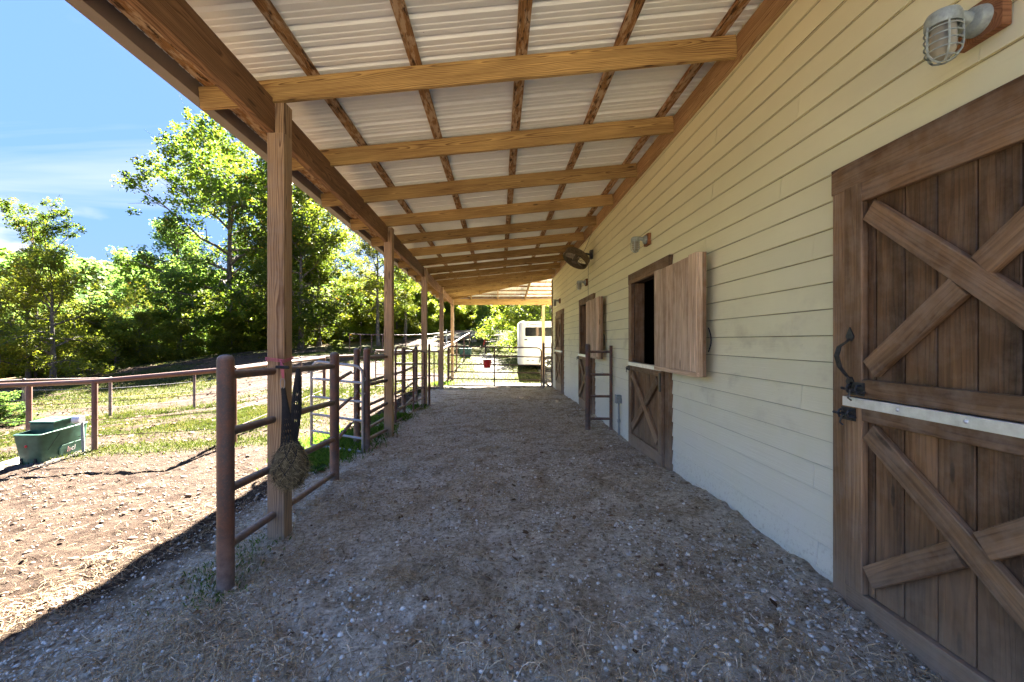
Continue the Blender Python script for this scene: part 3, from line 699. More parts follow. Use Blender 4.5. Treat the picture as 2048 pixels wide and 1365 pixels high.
XP = lambda y: -1.85 - 0.021 * (y - 3.5)          # inner face of the eave beam
SL = 0.097
zb = lambda x: 3.455 + SL * (x + 1.86)            # underside of rafters
PY = [3.58, 7.45, 11.45, 15.5, 19.95]             # posts
for y in PY:
    xi = XP(y)
    # the post: notched, outer half carries the beam
    g = gz(xi, y) - .25
    bb('porch_post', (xi + 0.012 + .0, y, g), (xi + 0.012, y, 3.215), 0.14, 0.14, (0, 1, 0), M['post'], ch=0.005)
    bb('post_tongue', (xi + 0.044, y, 3.2165), (xi + 0.044, y, zb(xi) + .02), 0.14, 0.076, (1, 0, 0), M['post'], ch=0.003)
bb('porch_post', (2.07, 19.95, -.6), (2.07, 19.95, 3.17), 0.14, 0.14, (0, 1, 0), M['post'], ch=0.005)
# eave beam in lengths, two plies
cuts = [0.75, 2.0] + PY
for a, b_ in zip(cuts[:-1], cuts[1:]):
    for k in (0, 1):
        dx = -0.019 - 0.038 * k
        bb('eave_beam', (XP(a) + dx, a + .002, 3.354), (XP(b_) + dx, b_ - .002, 3.354), 0.27 if k == 0 else .262, 0.0375, (1, 0, 0), M['beam'])
# end beam across the far side
for k in (0, 1): bb('end_beam', (XP(19.95) - .04, 19.99 + .04 * k, 3.33), (2.9, 19.99 + .04 * k, 3.33), 0.28, 0.038, (0, 1, 0), M['rafter'])
# ledger on the wall
lc = [0.75, 2.6, 5.1, 8.9, 12.6, YEND]
for a, b_ in zip(lc[:-1], lc[1:]): bb('ledger_board', (WX - .035, a + .001, 3.90), (WX - .035, b_ - .001, 3.90), 0.21, 0.04, (1, 0, 0), M['ledger'])
# rafters, far ones are jack rafters cut at the hip
ry = [0.985 + 1.26 * i for i in range(12)]
for y in ry:
    xl = XP(y) - 0.60; xr = WX - .056
    # hip line: from (-2.16,19.95) to (2,15.8)
    bb('rafter', (xl, y, zb(xl) + .092), (xr, y, zb(xr) + .092), 0.184, 0.040, (0, 1, 0), M['rafter'])
for y in (16.1, 17.36, 18.62):
    t = (y - 15.8) / 4.15; xr = 2 - 4.16 * t - .05; xl = XP(y) - .6
    bb('rafter', (xl, y, zb(xl) + .092), (xr, y, zb(xr) + .092), 0.184, 0.040, (0, 1, 0), M['rafter'])
bb('hip_rafter', (-2.75, 20.55, zb(-2.3) + .06), (1.96, 15.82, zb(1.98) + .09), 0.20, 0.045, (0.7, 0.7, 0), M['rafter'])
ze = lambda y: zb(2.0) - SL * (y - 15.8)          # underside of end-porch rafters
for x in (1.22, -0.05, -1.3):
    yn = 15.85 + max(0, (2 - x) / 4.16 * 4.15)
    yn = 15.86 if x > 1 else yn
    bb('jack_rafter', (x, yn + .03, ze(yn) + .092), (x, 20.5, ze(20.5) + .092), 0.184, 0.04, (1, 0, 0), M['rafter'])
# purlins (flat boards on the rafters)
pn = Vector((-SL, 0, 1)).normalized()
for x in (1.80, 0.995, 0.185, -0.68, -1.53):
    yy = [0.75, 2.4, 5.9, 10.8, 15.8 + (2 - x) / 4.16 * 4.15 - .1]
    for a, b_ in zip(yy[:-1], yy[1:]):
        if b_ - a < .3: continue
        z = zb(x) + .184 + .0205
        bb('purlin', (x, a + .002, z), (x + random.uniform(-.006, .006), b_ - .002, z), 0.092, 0.038, pn, M['purlin'])
for a, b_ in zip([0.75, 2.4, 5.9, 10.8, 15.7], [2.4, 5.9, 10.8, 15.7, 20.4]):
    for x0 in (-0.52,):
        xa, xb = XP(a) + x0, XP(b_) + x0
        bb('purlin', (xa, a + .002, zb(xa) + .204), (xb, b_ - .002, zb(xb) + .204), 0.10, 0.038, pn, M['purlin'])
for y in (16.5, 17.3, 18.1, 18.9, 19.7, 20.4):
    t = (y - 15.8) / 4.15
    bb('purlin', (2 - 4.16 * t + .08, y, ze(y) + .204), (3.2, y, ze(y) + .204), 0.09, 0.038, (0, SL, 1), M['purlin'])
# roof sheets, ribs run down the slope
def rib_profile(w):
    pts = []; p = 0.0
    while p < w - .001:
        pts += [(p, 0.0), (p + .018, .025), (p + .042, .025), (p + .060, 0.0), (p + .105, 0), (p + .112, .005), (p + .124, .005), (p + .131, 0), (p + .163, 0), (p + .170, .005), (p + .182, .005), (p + .189, 0)]
        p += .2286
    pts.append((w, 0.0)); return pts
y = 0.70  # near end of the roof, out of view, cut back to admit skylight
while y < 20.5:
    w = 0.9144; pr = rib_profile(w); mb = MB(); Vv = []; Ff = []
    top_x = lambda yy: min(2.02, 2 - 4.16 * (yy - 15.8) / 4.15) if yy > 15.8 else 2.02
    for (q, h) in pr:
        yy = min(y + q, 20.45)
        for x in (XP(yy) - .665, max(top_x(yy), XP(yy) - .66)):
            Vv.append((x, yy, zb(x) + .184 + .0405 + h))
    for i in range(len(pr) - 1): Ff.append((2 * i, 2 * i + 1, 2 * i + 3, 2 * i + 2))
    mb.add(Vv, Ff); bmb(mb, 'roof_panel', M['panel'])
    y += w
x = -2.7
while x < 3.2:
    w = 0.9144; pr = rib_profile(w); mb = MB(); Vv = []; Ff = []
    for (q, h) in pr:
        xx = x + q
        yn = 15.8 + max(0, (2 - xx) / 4.16 * 4.15)
        for yy in (min(yn, 20.5), 20.52): Vv.append((xx, yy, ze(yy) + .184 + .0405 + h))
    for i in range(len(pr) - 1): Ff.append((2 * i, 2 * i + 1, 2 * i + 3, 2 * i + 2))
    mb.add(Vv, Ff); bmb(mb, 'roof_panel', M['panel'])
    x += w
# gutter: K-shaped trough along the eave
def gutter(name, path, outward):
    mb = MB(); prof = [(0.0, 0.155), (0.0, 0.0), (0.10, -0.004), (0.118, 0.05), (0.125, 0.12), (0.118, 0.155), (0.11, 0.150), (0.116, 0.12), (0.110, 0.052), (0.094, 0.004), (0.008, 0.008), (0.008, .155)]
    k = len(prof); Vv = []
    for (p, zz) in path:
        for (o_, h) in prof: Vv.append((p[0] + outward[0] * o_, p[1] + outward[1] * o_, zz + h))
    Ff = [(i, (i + 1) % k, k + (i + 1) % k, k + i) for i in range(k)] + [tuple(range(k - 1, -1, -1)), tuple(range(k, 2 * k))]
    mb.add(Vv, Ff); bmb(mb, name, M['gutter'])
gutter('gutter', [((XP(.7) - .612, .7), 3.497), ((XP(20.5) - .612, 20.5), 3.497)], (-1, 0))
gutter('gutter', [((-2.8, 20.56), 3.44), ((3.2, 20.56), 3.44)], (0, 1))

# ------------------------------------------------------------------ stable doors
def door_frame(far, near):
    zt = 2.345; e = 0.001
    bb('door_jamb', (WX - .03, far - .065, -.12), (WX - .03, far - .065, zt - e), 0.13, 0.045, (1, 0, 0), M['doorframe'])
    bb('door_jamb', (WX - .03, near + .065, -.12), (WX - .03, near + .065, zt - e), 0.13, 0.045, (1, 0, 0), M['doorframe'])
    bb('door_header', (WX - .031, far + .004, zt + .072), (WX - .031, near - .004, zt + .072), 0.145, 0.05, (1, 0, 0), M['doorframe'])
    # inner lining of the opening
    for yy in (far - .135, near + .135): bb('door_lining', (WX + .07, yy, -.1), (WX + .07, yy, zt), 0.14, 0.02, (0, 1, 0), M['doorframe'])
    bb('door_sill', (WX - .045, far - .135, 0.03), (WX - .045, near + .135, 0.03), 0.26, 0.075, (1, 0, 0), M['doorframe'])

def leaf(name, org, du, dn, W, z0, z1, kind, mat, matp, braces=True, nplank=8, inner=False):
    """one half of a stable door. org = hinge-side corner at z=0, du along the width, dn towards the viewer side"""
    root = leafroot(name); du = Vector(du); dn = Vector(dn)
    P = lambda u, n, z: Vector((org[0], org[1], 0)) + du * u + dn * n + Vector((0, 0, z))
    # planks
    edges = [0.0]; base = W / nplank
    for i in range(nplank - 1): edges.append(base * (i + 1) + random.uniform(-.006, .006))
    edges.append(W)
    for a, b_ in zip(edges[:-1], edges[1:]):
        j = random.uniform(-.0015, .0015); tz = z1 - (.001 if kind != 'ragged' else random.uniform(0, .012))
        bb('plank', P((a + b_) / 2, .012 + j, z0 + .001), P((a + b_) / 2, .012 + j, tz), (b_ - a) - .0055, .022, dn, matp, root, ch=.0035)
    if braces:
        sw = 0.115; t0 = .0245; th = .036
        def fr(nm, u0, zz0, u1, zz1, w, extra=0): bb(nm, P(u0, t0 + th / 2 + extra, zz0), P(u1, t0 + th / 2 + extra, zz1), w, th, dn, mat, root, ch=.004)
        fr('stile', sw / 2, z0, sw / 2, z1, sw); fr('stile', W - sw / 2, z0, W - sw / 2, z1, sw)
        if kind == 'upper':
            fr('rail', sw + .001, z1 - .05, W - sw - .001, z1 - .05, .10); fr('rail', sw + .001, z0 + .048, W - sw - .001, z0 + .048, .094)
            a0, a1 = z0 + .10, z1 - .105
        else:
            fr('rail', sw + .001, z1 - .036, W - sw - .001, z1 - .036, .07)
            a0, a1 = z0 + .06, z1 - .075
        # diagonals, one laid over, one halved each side of it
        u0, u1 = sw + .004, W - sw - .004; bw = .105; ang = math.atan2(a1 - a0, u1 - u0); ins = bw / 2 / math.cos(ang) * .9
        d = Vector((u1 - u0, a1 - a0)).normalized()
        A = (u0 + .03, a1 - ins * .8); B = (u1 - .03, a0 + ins * .8)
        if kind == 'upper':
            A = (u0 + .035, a1 - .055); B = (u1 - .035, a0 + .055)
        bb('brace', P(A[0], t0 + th / 2, A[1]), P(B[0], t0 + th / 2, B[1]), bw, th, dn, mat, root, ch=.004)
        C_, D_ = (A[0], B[1]), (B[0], A[1]); cx, cz = (A[0] + B[0]) / 2, (A[1] + B[1]) / 2
        L = math.hypot(D_[0] - C_[0], D_[1] - C_[1]) / 2; dd = ((D_[0] - C_[0]) / 2 / L, (D_[1] - C_[1]) / 2 / L)
        crs = abs(math.sin(2 * math.atan2(dd[1], dd[0]))); gap = (bw / 2 / max(crs, .3) + bw / 2 * abs(1 / math.tan(2 * math.atan2(dd[1], dd[0])))) * .92
        bb('brace', P(C_[0], t0 + th / 2, C_[1]), P(cx - dd[0] * gap, t0 + th / 2, cz - dd[1] * gap), bw, th - .002, dn, mat, root, ch=.004)
        bb('brace', P(cx + dd[0] * gap, t0 + th / 2, cz + dd[1] * gap), P(D_[0], t0 + th / 2, D_[1]), bw, th - .002, dn, mat, root, ch=.004)
    return root, P

def shutter_open(near, far, idx):
    """upper half folded right back against the wall, inside face of boards outwards"""
    hinge_y = near + .13; W = 1.07; z0, z1 = 1.165, 2.325
    root = leafroot('upper_door_leaf')
    xo = 1.845 - .012; xe = 1.925
    n = 6; edges = np.linspace(hinge_y, hinge_y - W, n + 1); edges[1:-1] += rng.uniform(-.02, .02, n - 1)
    for a, b_ in zip(edges[:-1], edges[1:]):
        t = ((a + b_) / 2 - (hinge_y - W)) / W
        bb('plank', (xo, (a + b_) / 2, z0 + .045), (xo + random.uniform(-.002, .002), (a + b_) / 2, z1 - random.uniform(0, .02)), abs(a - b_) - .006, .022, (-1, 0, 0), M['shutter'], root, ch=.004)
    bb('rail', (xo + .003, hinge_y, z0 + .02), (xo + .003, hinge_y - W, z0 + .02), .044, .03, (-1, 0, 0), M['shutter'], root)
    x = xo + .011 + .019
    for yy in (hinge_y - .06, hinge_y - W + .05): bb('stile', (x, yy, z0), (x, yy, z1), .10, .037, (-1, 0, 0), M['shutter'], root)
    for zz in (z0 + .05, z1 - .055): bb('rail', (x, hinge_y - .112, zz), (x, hinge_y - W + .102, zz), .10, .036, (-1, 0, 0), M['shutter'], root)
    x2 = x + .0195 + .018
    bb('brace', (x2, hinge_y - .1, z0 + .1), (x2, hinge_y - W + .1, z1 - .1), .10, .033, (-1, 0, 0), M['doorframe'], root)
    bb('edge_board', (x2 + .0, hinge_y - W + .02, z0), (x2, hinge_y - W + .02, z1), .04, .035, (-1, 0, 0), M['doorframe'], root)
    # strap loop hanging behind the free edge
    hook = [(1.93 + .0, hinge_y - W - .01 - .05 * math.sin(t * math.pi), 1.62 - .22 * t) for t in np.linspace(0, 1, 9)]
    bmb(MB().tube(hook, .006, 6), 'strap', M['black'], root)
    for zz in (z0 + .15, z1 - .18): bmb(MB().box(1.90, 1.965, hinge_y - .02, hinge_y + .03, zz - .04, zz + .04), 'hinge', M['iron'], root)

def iron_latch(P, root, u, z, mirror=1):
    mb = MB()
    def bx(u0, u1, n0, n1, z0, z1):
        v = [P(a, b_, c) for a in (u0, u1) for b_ in (n0, n1) for c in (z0, z1)]
        mb.add(v, [(0, 1, 3, 2), (4, 6, 7, 5), (0, 4, 5, 1), (2, 3, 7, 6), (0, 2, 6, 4), (1, 5, 7, 3)])
    bx(u - .04, u + .05, .061, .068, z - .035, z + .035)
    mb.tube([P(u - .075, .082, z - .002), P(u + .07, .082, z - .012)], .008, 8)
    for uu in (u - .028, u + .03): mb.tube([P(uu, .062, z - .022), P(uu, .088, z - .02), P(uu, .096, z), P(uu, .088, z + .018), P(uu, .062, z + .02)], .006, 6)
    mb.tube([P(u - .005, .09, z - .005), P(u - .01, .10, z - .05), P(u + .002, .09, z - .062)], .005, 6)
    bmb(mb, 'latch', M['iron'], root)

def make_door(i):
    far, near = DOORS[i]; door_frame(far, near)
    yF = far - .132; yN = near + .132; W = yF - yN
    org = (WX - .05, yF); du = (0, -1, 0); dn = (-1, 0, 0)
    # leaves sit a little inside the frame line
    org = (WX + .018 - .05, yF)
    low, P = leaf('lower_door_leaf', org, du, dn, W, .165, 1.150, 'lower', M['doorframe'], M['door'], nplank=8)
    # bright metal strip folded over the top of the lower half
    mb = MB()
    v = [P(u, n, z) for u in (-.004, W) for (n, z) in ((-.002, 1.1515), (-.002, 1.197), (.064, 1.197), (.066, 1.194), (.066, 1.146), (.0635, 1.146), (.0625, 1.1515))]
    k = 7; mb.add(v, [(j, (j + 1) % k, k + (j + 1) % k, k + j) for j in range(k)] + [tuple(range(k)), tuple(range(2 * k - 1, k - 1, -1))])
    bmb(mb, 'edge_strip', M['steel'], low)
    mb = MB()
    for u in (.32, .62, 1.0):
        c = P(u, .066, 1.172); mb.lathe([(0, .006), (.006, .005), (.011, 0)], 10); 
        nv = 30; base = len(mb.V) - nv
        for q in range(base, len(mb.V)):
            vx, vy, vz = mb.V[q]; mb.V[q] = (c.x - vz, c.y + vx, c.z + vy)
    bmb(mb, 'screw_head', M['steel'], low, True)
    iron_latch(P, low, .03, 1.105)
    if i in (0, 3):
        up, P = leaf('upper_door_leaf', org, du, dn, W, 1.202, 2.335, 'upper', M['doorframe'], M['door'], nplank=8)
        iron_latch(P, up, .085, 1.245)
        # long forged pull handle with arrow ends
        mb = MB(); us = .045
        pts = [(us, .064, 1.515), (us, .075, 1.50), (us - .01, .115, 1.47), (us - .015, .125, 1.42), (us - .008, .115, 1.36), (us, .082, 1.31), (us, .064, 1.295)]
        V_ = []
        ws = [.010, .011, .014, .016, .014, .011, .009]
        for (u, n, z), w in zip(pts, ws):
            V_ += [P(u - w, n - .003, z), P(u + w, n - .003, z), P(u + w, n + .003, z), P(u - w, n + .003, z)]
        F_ = []
        for q in range(len(pts) - 1):
            for k2 in range(4): F_.append((q * 4 + k2, q * 4 + (k2 + 1) % 4, q * 4 + 4 + (k2 + 1) % 4, q * 4 + 4 + k2))
        F_ += [(3, 2, 1, 0), tuple(range(len(V_) - 4, len(V_)))]
        mb.add(V_, F_)
        for zc_, s in ((1.53, 1), (1.275, -1)):
            dia = [(0, s * .045), (.026, -s * .005), (.012, -s * .032), (-.012, -s * .032), (-.026, -s * .005)]
            v0 = [P(us + a, .0615, zc_ + b_) for a, b_ in dia]; v1 = [P(us + a, .068, zc_ + b_) for a, b_ in dia]
            mb.add(v0 + v1, [(0, 1, 2, 3, 4), (9, 8, 7, 6, 5)] + [(j, (j + 1) % 5, 5 + (j + 1) % 5, 5 + j) for j in range(5)])
        bmb(mb, 'pull_handle', M['iron'], up)
    else:
        shutter_open(near, far, i)
        # bolt on hinge side and strap hinges
        mb = MB(); a = P(W - .03, .062, 1.10); mb.box(a.x - .014, a.x, a.y - .02, a.y + .02, .90, 1.12); bmb(mb, 'bolt_plate', M['iron'], low)
for i in range(4): make_door(i)

# ------------------------------------------------------------------ wall lamps
def wall_lamp(y, z, label):
    root = empty('wall_lamp', (WX - .017, y, z), label, 'lamp', 'caged jar lamps on the barn wall')
    # local frame: x = out of the wall is -X
    MB().box(-.042, 0, -.10, .10, -.085, .085, .004).build('mounting_block', M['blockwood'], root)
    mb = MB(); mb.lathe([(0, .052), (.03, .050), (.058, .036), (.066, .014), (.068, 0)], 28)
    mb.xf(Matrix.Rotation(R(-90), 4, 'Y')); mb.xf(Matrix.Translation((-.043, 0, 0)))
    mb.build('back_plate', M['lampmetal'], root, True)
    # arm
    mb = MB(); mb.tube([(-.06, 0, .0), (-.10, 0, .012), (-.15, 0, .022), (-.205, 0, .020)], [.040, .030, .028, .030], 14)
    mb.build('arm', M['lampmetal'], root, True)
    mb = MB(); mb.lathe([(.0, .045), (.04, .043), (.058, .035), (.066, .018), (.068, -.020), (.064, -.030), (.056, -.030), (.054, -.012), (0, -.012)], 28, org=(-.205, 0, 0)); mb.build('collar', M['lampmetal'], root, True)
    mb = MB(); mb.lathe([(.040, -.012), (.047, -.03), (.048, -.12), (.044, -.148), (.033, -.168), (.016, -.178), (0, -.180)], 24, org=(-.205, 0, 0)); mb.build('glass_jar', M['glass'], root, True)
    mb = MB(); mb.lathe([(.018, -.02), (.020, -.05), (.028, -.075), (.030, -.10), (.022, -.128), (0, -.138)], 16, org=(-.205, 0, 0)); mb.build('bulb', M['white'], root, True)
    mb = MB(); c = Vector((-.205, 0, 0))
    for k in range(5):
        a = 2 * math.pi * k / 5 + .45
        prof = [(.064, -.022), (.066, -.06), (.066, -.125), (.060, -.155), (.042, -.180), (.014, -.194)]
        mb.tube([c + Vector((r_ * math.cos(a), r_ * math.sin(a), h)) for r_, h in prof], .0048, 6)
    for h, r_ in ((-.045, .066), (-.078, .066), (-.111, .066), (-.144, .063), (-.178, .044), (-.194, .015)):
        mb.tube([c + Vector((r_ * math.cos(t), r_ * math.sin(t), h)) for t in np.linspace(0, 2 * math.pi, 21)[:-1]], .0034, 5, closed=True)
    mb.build('wire_cage', M['lampmetal'], root, True)
    mb = MB()  # cast mark: a cross in an arc
    px_ = -.0835
    mb.tube([(px_ + .002, .030, .036), (px_ + .010, .030, .062)], .0016, 5); mb.tube([(px_ + .006, .018, .049), (px_ + .006, .042, .049)], .0016, 5)
    mb.tube([(px_ + .008, .030 + .024 * math.cos(t), .047 + .024 * math.sin(t)) for t in np.linspace(R(180), R(330), 8)], .0016, 5)
    mb.build('cast_mark', M['black'], root)
    root.scale = (.86, .86, .86)
    return root
wall_lamp(1.735, 2.80, 'nearest caged jar lamp, on a wooden block above the closed door in the foreground')
wall_lamp(5.65, 2.84, 'caged jar lamp above the first half-open stable door with the folded-back upper half')
wall_lamp(9.60, 2.82, 'caged jar lamp below the fan, above the second half-open stable door')
wall_lamp(13.82, 2.80, 'farthest caged jar lamp, above the small closed door at the end of the wall')

# ------------------------------------------------------------------ fan
def wall_fan():
    root = empty('wall_fan', (1.96, 9.05, 3.33), 'dusty brown caged drum fan tilted downward on a wall bracket under the porch roof', 'fan')
    bmb_ = MB().box(-.03, .02, -.06, .06, -.09, .09); bmb_.build('wall_bracket', M['iron'], root)
    MB().tube([(-.02, 0, 0), (-.12, -.02, .02), (-.24, -.06, -.03)], [.022, .02, .018], 10).build('arm', M['iron'], root, True)
    # fan head in its own axis frame, axis points down, forward and away from the wall
    ax = Vector((-.50, -.22, -.80)).normalized(); c = Vector((-.34, -.12, -.10))
    q = ax.to_track_quat('Z', 'Y').to_matrix().to_4x4(); T = Matrix.Translation(c) @ q
    rr = .27
    MB().lathe([(rr, -.075), (rr + .006, -.07), (rr + .006, .07), (rr, .075), (rr - .006, .07), (rr - .006, -.07), (rr, -.075)], 40).xf(T).build('drum', M['fan'], root, True)
    mb = MB()
    for s in (-1, 1):
        for k in range(34):
            a = 2 * math.pi * k / 34
            mb.tube([(r_ * math.cos(a + tw), r_ * math.sin(a + tw), s * h) for r_, h, tw in ((.05, .105, 0), (.15, .10, .05), (.23, .088, .08), (rr, .07, .1))], .0022, 4, cap=False)
        for r_, h in ((.06, .105), (.13, .102), (.20, .094)): mb.tube([(r_ * math.cos(t), r_ * math.sin(t), s * h) for t in np.linspace(0, 2 * math.pi, 33)[:-1]], .003, 5, closed=True)
    mb.xf(T).build('wire_guard', M['fan'], root)
    MB().lathe([(0, .104), (.05, .103), (.055, .09), (.06, -.06), (.075, -.13), (.05, -.16), (0, -.165)], 20).xf(T).build('motor', M['fan'], root, True)
    for k in range(3):
        a0 = 2 * math.pi * k / 3; mb = MB(); V_ = []
        for i, r_ in enumerate(np.linspace(.05, .245, 5)):
            for j, t in enumerate((-.42, 0, .42)):
                wv = t * (1 - .25 * i / 4); V_.append((r_ * math.cos(a0 + wv), r_ * math.sin(a0 + wv), .035 * math.sin(t / .42 * 1.2)))
        F_ = [(i * 3 + j, i * 3 + j + 1, i * 3 + j + 4, i * 3 + j + 3) for i in range(4) for j in range(2)]
        mb.add(V_, F_); mb.xf(T).build('fan_blade', M['fanblade'], root, True)
    MB().tube([(-.20, -.04, -.0), (-.12, -.02, .15), (-.02, -.1, .42)], .004, 5).build('power_cord', M['black'], root)
    ch = [(-.10, -.16, -.18 - .09 * i) for i in range(10)]
    mb = MB().tube(ch, .003, 5); mb.lathe([(0, 0), (.009, -.01), (.011, -.03), (0, -.045)], 8, org=(-.10, -.16, -.99)); mb.build('pull_cord', M['black'], root)
wall_fan()

# junction box and conduit
jb = empty('junction_box', (1.985, 6.94, .556), 'small grey electrical box with conduit on the wall between the pipe ladder and stable door', 'electrical box')
MB().box(-.075, 0, -.05, .05, -.065, .065, .006).build('box_body', M['conduit'], jb)
MB().box(-.083, -.0755, -.055, .055, -.07, .07, .003).build('cover_plate', M['conduit'], jb)
MB().tube([(-.035, 0, -.06), (-.035, 0, -.4), (-.035, 0, -.66)], .016, 10).build('conduit', M['conduit'], jb, True)
MB().lathe([(.022, 0), (.024, .005), (.024, .045), (.022, .05)], 12, org=(-.035, 0, -.38)).build('coupling', M['conduit'], jb, True)

# ------------------------------------------------------------------ pipe work
def pipe_post(mb, x, y, z0, z1, r):
    mb.lathe([(r, z0), (r, z1 - r * .75), (r * .92, z1 - r * .4), (r * .7, z1 - r * .15), (r * .35, z1 - .002), (0, z1)], 16, org=(x, y, 0)); return mb
def post_part(name, x, y, z0, z1, r, mat, root):
    return pipe_post(MB(), x, y, z0, z1, r).build(name, mat, root, True)
def rail_part(name, pts, r, mat, root, seg=10):
    return MB().tube(pts, r, seg).build(name, mat, root, True)

# first panel: near post, wooden porch post, end post
f = empty('pipe_railing', (0, 0, 0), 'nearest brown pipe railing, four rails running past the first wooden post', 'fence panel', 'pipe fence panels along the porch')
f.location = (-1.83, 2.855, -.15)
OFF = -Vector(f.location)
def loc_root(name, loc, label, cat, group=None):
    e = empty(name, loc, label, cat, group); return e, -Vector(loc)
def sh(v, off): return tuple(Vector(v) + off)
mb = pipe_post(MB(), -1.83, 2.855, -.5, 1.41, .0535); mb.xf(Matrix.Translation(OFF)).build('post', M['pipe'], f, True)
mb = pipe_post(MB(), -1.94, 5.03, -.5, 1.37, .0535); mb.xf(Matrix.Translation(OFF)).build('post', M['pipe'], f, True)
for za, zb_ in ((1.27, 1.205), (.884, .78), (.50, .35), (.12, -.06)):
    rail_part('rail', [sh((-1.83, 2.89, za), OFF), sh((-1.885, 3.94, (za + zb_) / 2), OFF), sh((-1.94, 5.0, zb_), OFF)], .030, M['pipe'], f)

f2, o2 = loc_root('pipe_railing', (-2.0, 6.45, -.17), 'short brown pipe fence panel between the galvanised gate and the second wooden post', 'fence panel', 'pipe fence panels along the porch')
pipe_post(MB(), -2.0, 6.45, -.5, 1.40, .05).xf(Matrix.Translation(o2)).build('post', M['pipe'], f2, True)
for za in ((1.243, 1.23), (.835, .82), (.396, .42), (.003, -.04)):
    rail_part('rail', [sh((-2.0, 6.48, za[0]), o2), sh((-1.95, 7.39, za[1]), o2)], .029, M['pipe'], f2)

f3, o3 = loc_root('pipe_fence', (-2.3, 6.9, -.2), 'brown pipe fence of three round-topped posts just outside the porch behind the red gate', 'fence')
pts3 = [(-2.3, 6.9), (-2.2, 9.83), (-2.35, 12.07)]
for x, y in pts3: pipe_post(MB(), x, y, gz(x, y) - .3, 1.385 if y < 8 else 1.35, .05).xf(Matrix.Translation(o3)).build('post', M['pipe'], f3, True)
for (a, b_) in zip(pts3[:-1], pts3[1:]):
    for z in (1.22, .80, .38, -.02): rail_part('rail', [sh((a[0], a[1] + .03, z), o3), sh((b_[0], b_[1] - .03, z), o3)], .028, M['pipe'], f3)
# stub rails with chains between end post and the outer post
st, ost = loc_root('chained_stub_rails', (-1.94, 5.03, .5), 'three short brown pipe stubs with chains reaching towards the outer post', 'chain gate')
for z in (1.06, .70, .34):
    a = Vector((-1.95, 5.07, z - .04)); b_ = Vector((-2.08, 5.98, z)); rail_part('stub', [tuple(a + ost), tuple(b_ + ost)], .022, M['redpipe'], st)
    p0 = b_; p1 = Vector((-2.28, 6.86, z + .02)); mb = MB(); n = 13
    for i in range(n):
        t = i / n; p = p0.lerp(p1, t) + Vector((0, 0, -.05 * math.sin(math.pi * t))) + ost; q_ = p0.lerp(p1, (i + 1.25) / n) + Vector((0, 0, -.05 * math.sin(math.pi * min(1, (i + 1.25) / n)))) + ost
        d_ = (q_ - p); nr = d_.cross(Vector((0, 0, 1)) if i % 2 else Vector((1, .3, .5))).normalized() * .012
        mb.tube([p + nr * .5, p + nr, q_ + nr, q_ + nr * .5, q_ - nr * .5, q_ - nr, p - nr, p - nr * .5], .0035, 4, closed=True)
    mb.build('chain', M['galv'], st)

def tube_gate(name, A, B, zs_a, zs_b, r, mat, label, upr=(0.5,), corner=.13, group=None, cat='gate', cr=.85):
    """gate with rounded upper corners; A, B = (x,y); zs lists top..bottom at each end"""
    root = empty(name, (A[0], A[1], zs_a[-1]), label, cat, group); off = -Vector(root.location)
    a = Vector((A[0], A[1], 0)); b_ = Vector((B[0], B[1], 0)); L = (b_ - a).length; d = (b_ - a) / L
    def P(s, z): return tuple(a + d * s + Vector((0, 0, z)) + off)
    path = [P(0, zs_a[-1] - .01), P(0, (zs_a[0] + zs_a[-1]) / 2), P(0, zs_a[0] - corner)]
    for t in (30, 60, 90): path.append(P(corner - corner * math.cos(R(t)), zs_a[0] - corner + corner * math.sin(R(t))))
    path.append(P(L / 2, (zs_a[0] + zs_b[0]) / 2))
    for t in (90, 60, 30, 0): path.append(P(L - corner + corner * math.cos(R(t)), zs_b[0] - corner + corner * math.sin(R(t))))
    path += [P(L, (zs_b[0] + zs_b[-1]) / 2), P(L, zs_b[-1] - .01)]
    MB().tube(path, r, 10).build('frame', mat, root, True)
    for za, zb_ in zip(zs_a[1:], zs_b[1:]): MB().tube([P(0, za), P(L, zb_)], r * .9, 8).build('rail', mat, root, True)
    for u in upr:
        za = zs_a[0] * (1 - u) + zs_b[0] * u; zz = zs_a[-1] * (1 - u) + zs_b[-1] * u
        MB().tube([P(L * u, za), P(L * u, zz)], r * 1.0, 8).build('upright', mat, root, True)
    return root, P, L
g1, P1, L1 = tube_gate('galvanised_gate', (-2.04, 6.39), (-2.91, 6.62), [1.125, .87, .585, .30, .035, -.165], [1.18, .92, .64, .37, .11, -.11], .0215, M['galv'],
    'small silver galvanised tube gate with rounded corners standing open towards the paddock', upr=())
MB().tube([P1(-.02 - .03 * math.cos(t), .93 + .03 * math.sin(t)) for t in np.linspace(0, 6.28, 10)[:-1]], .006, 5, closed=True).build('chain_ring', M['galv'], g1)
MB().tube([P1(-.04, .72), P1(.0, .70), P1(.05, .72)], .012, 6).build('hinge_clamp', M['galv'], g1)
tube_gate('red_gate', (-2.07, 8.53), (-1.99, 11.38), [1.38, 1.04, .69, .38, .13, -.12], [1.22, .885, .525, .27, -.01, -.20], .0215, M['redpipe'],
    'dark red six-rail tube gate hung between the second and third wooden posts', upr=(.55,))
lp, olp = loc_root('latch_post', (-1.93, 11.52, -.25), 'thin dark red pipe standing against the third wooden post', 'post')
pipe_post(MB(), -1.90, 11.62, -.5, 1.42, .032).xf(Matrix.Translation(olp)).build('pipe', M['redpipe'], lp, True)
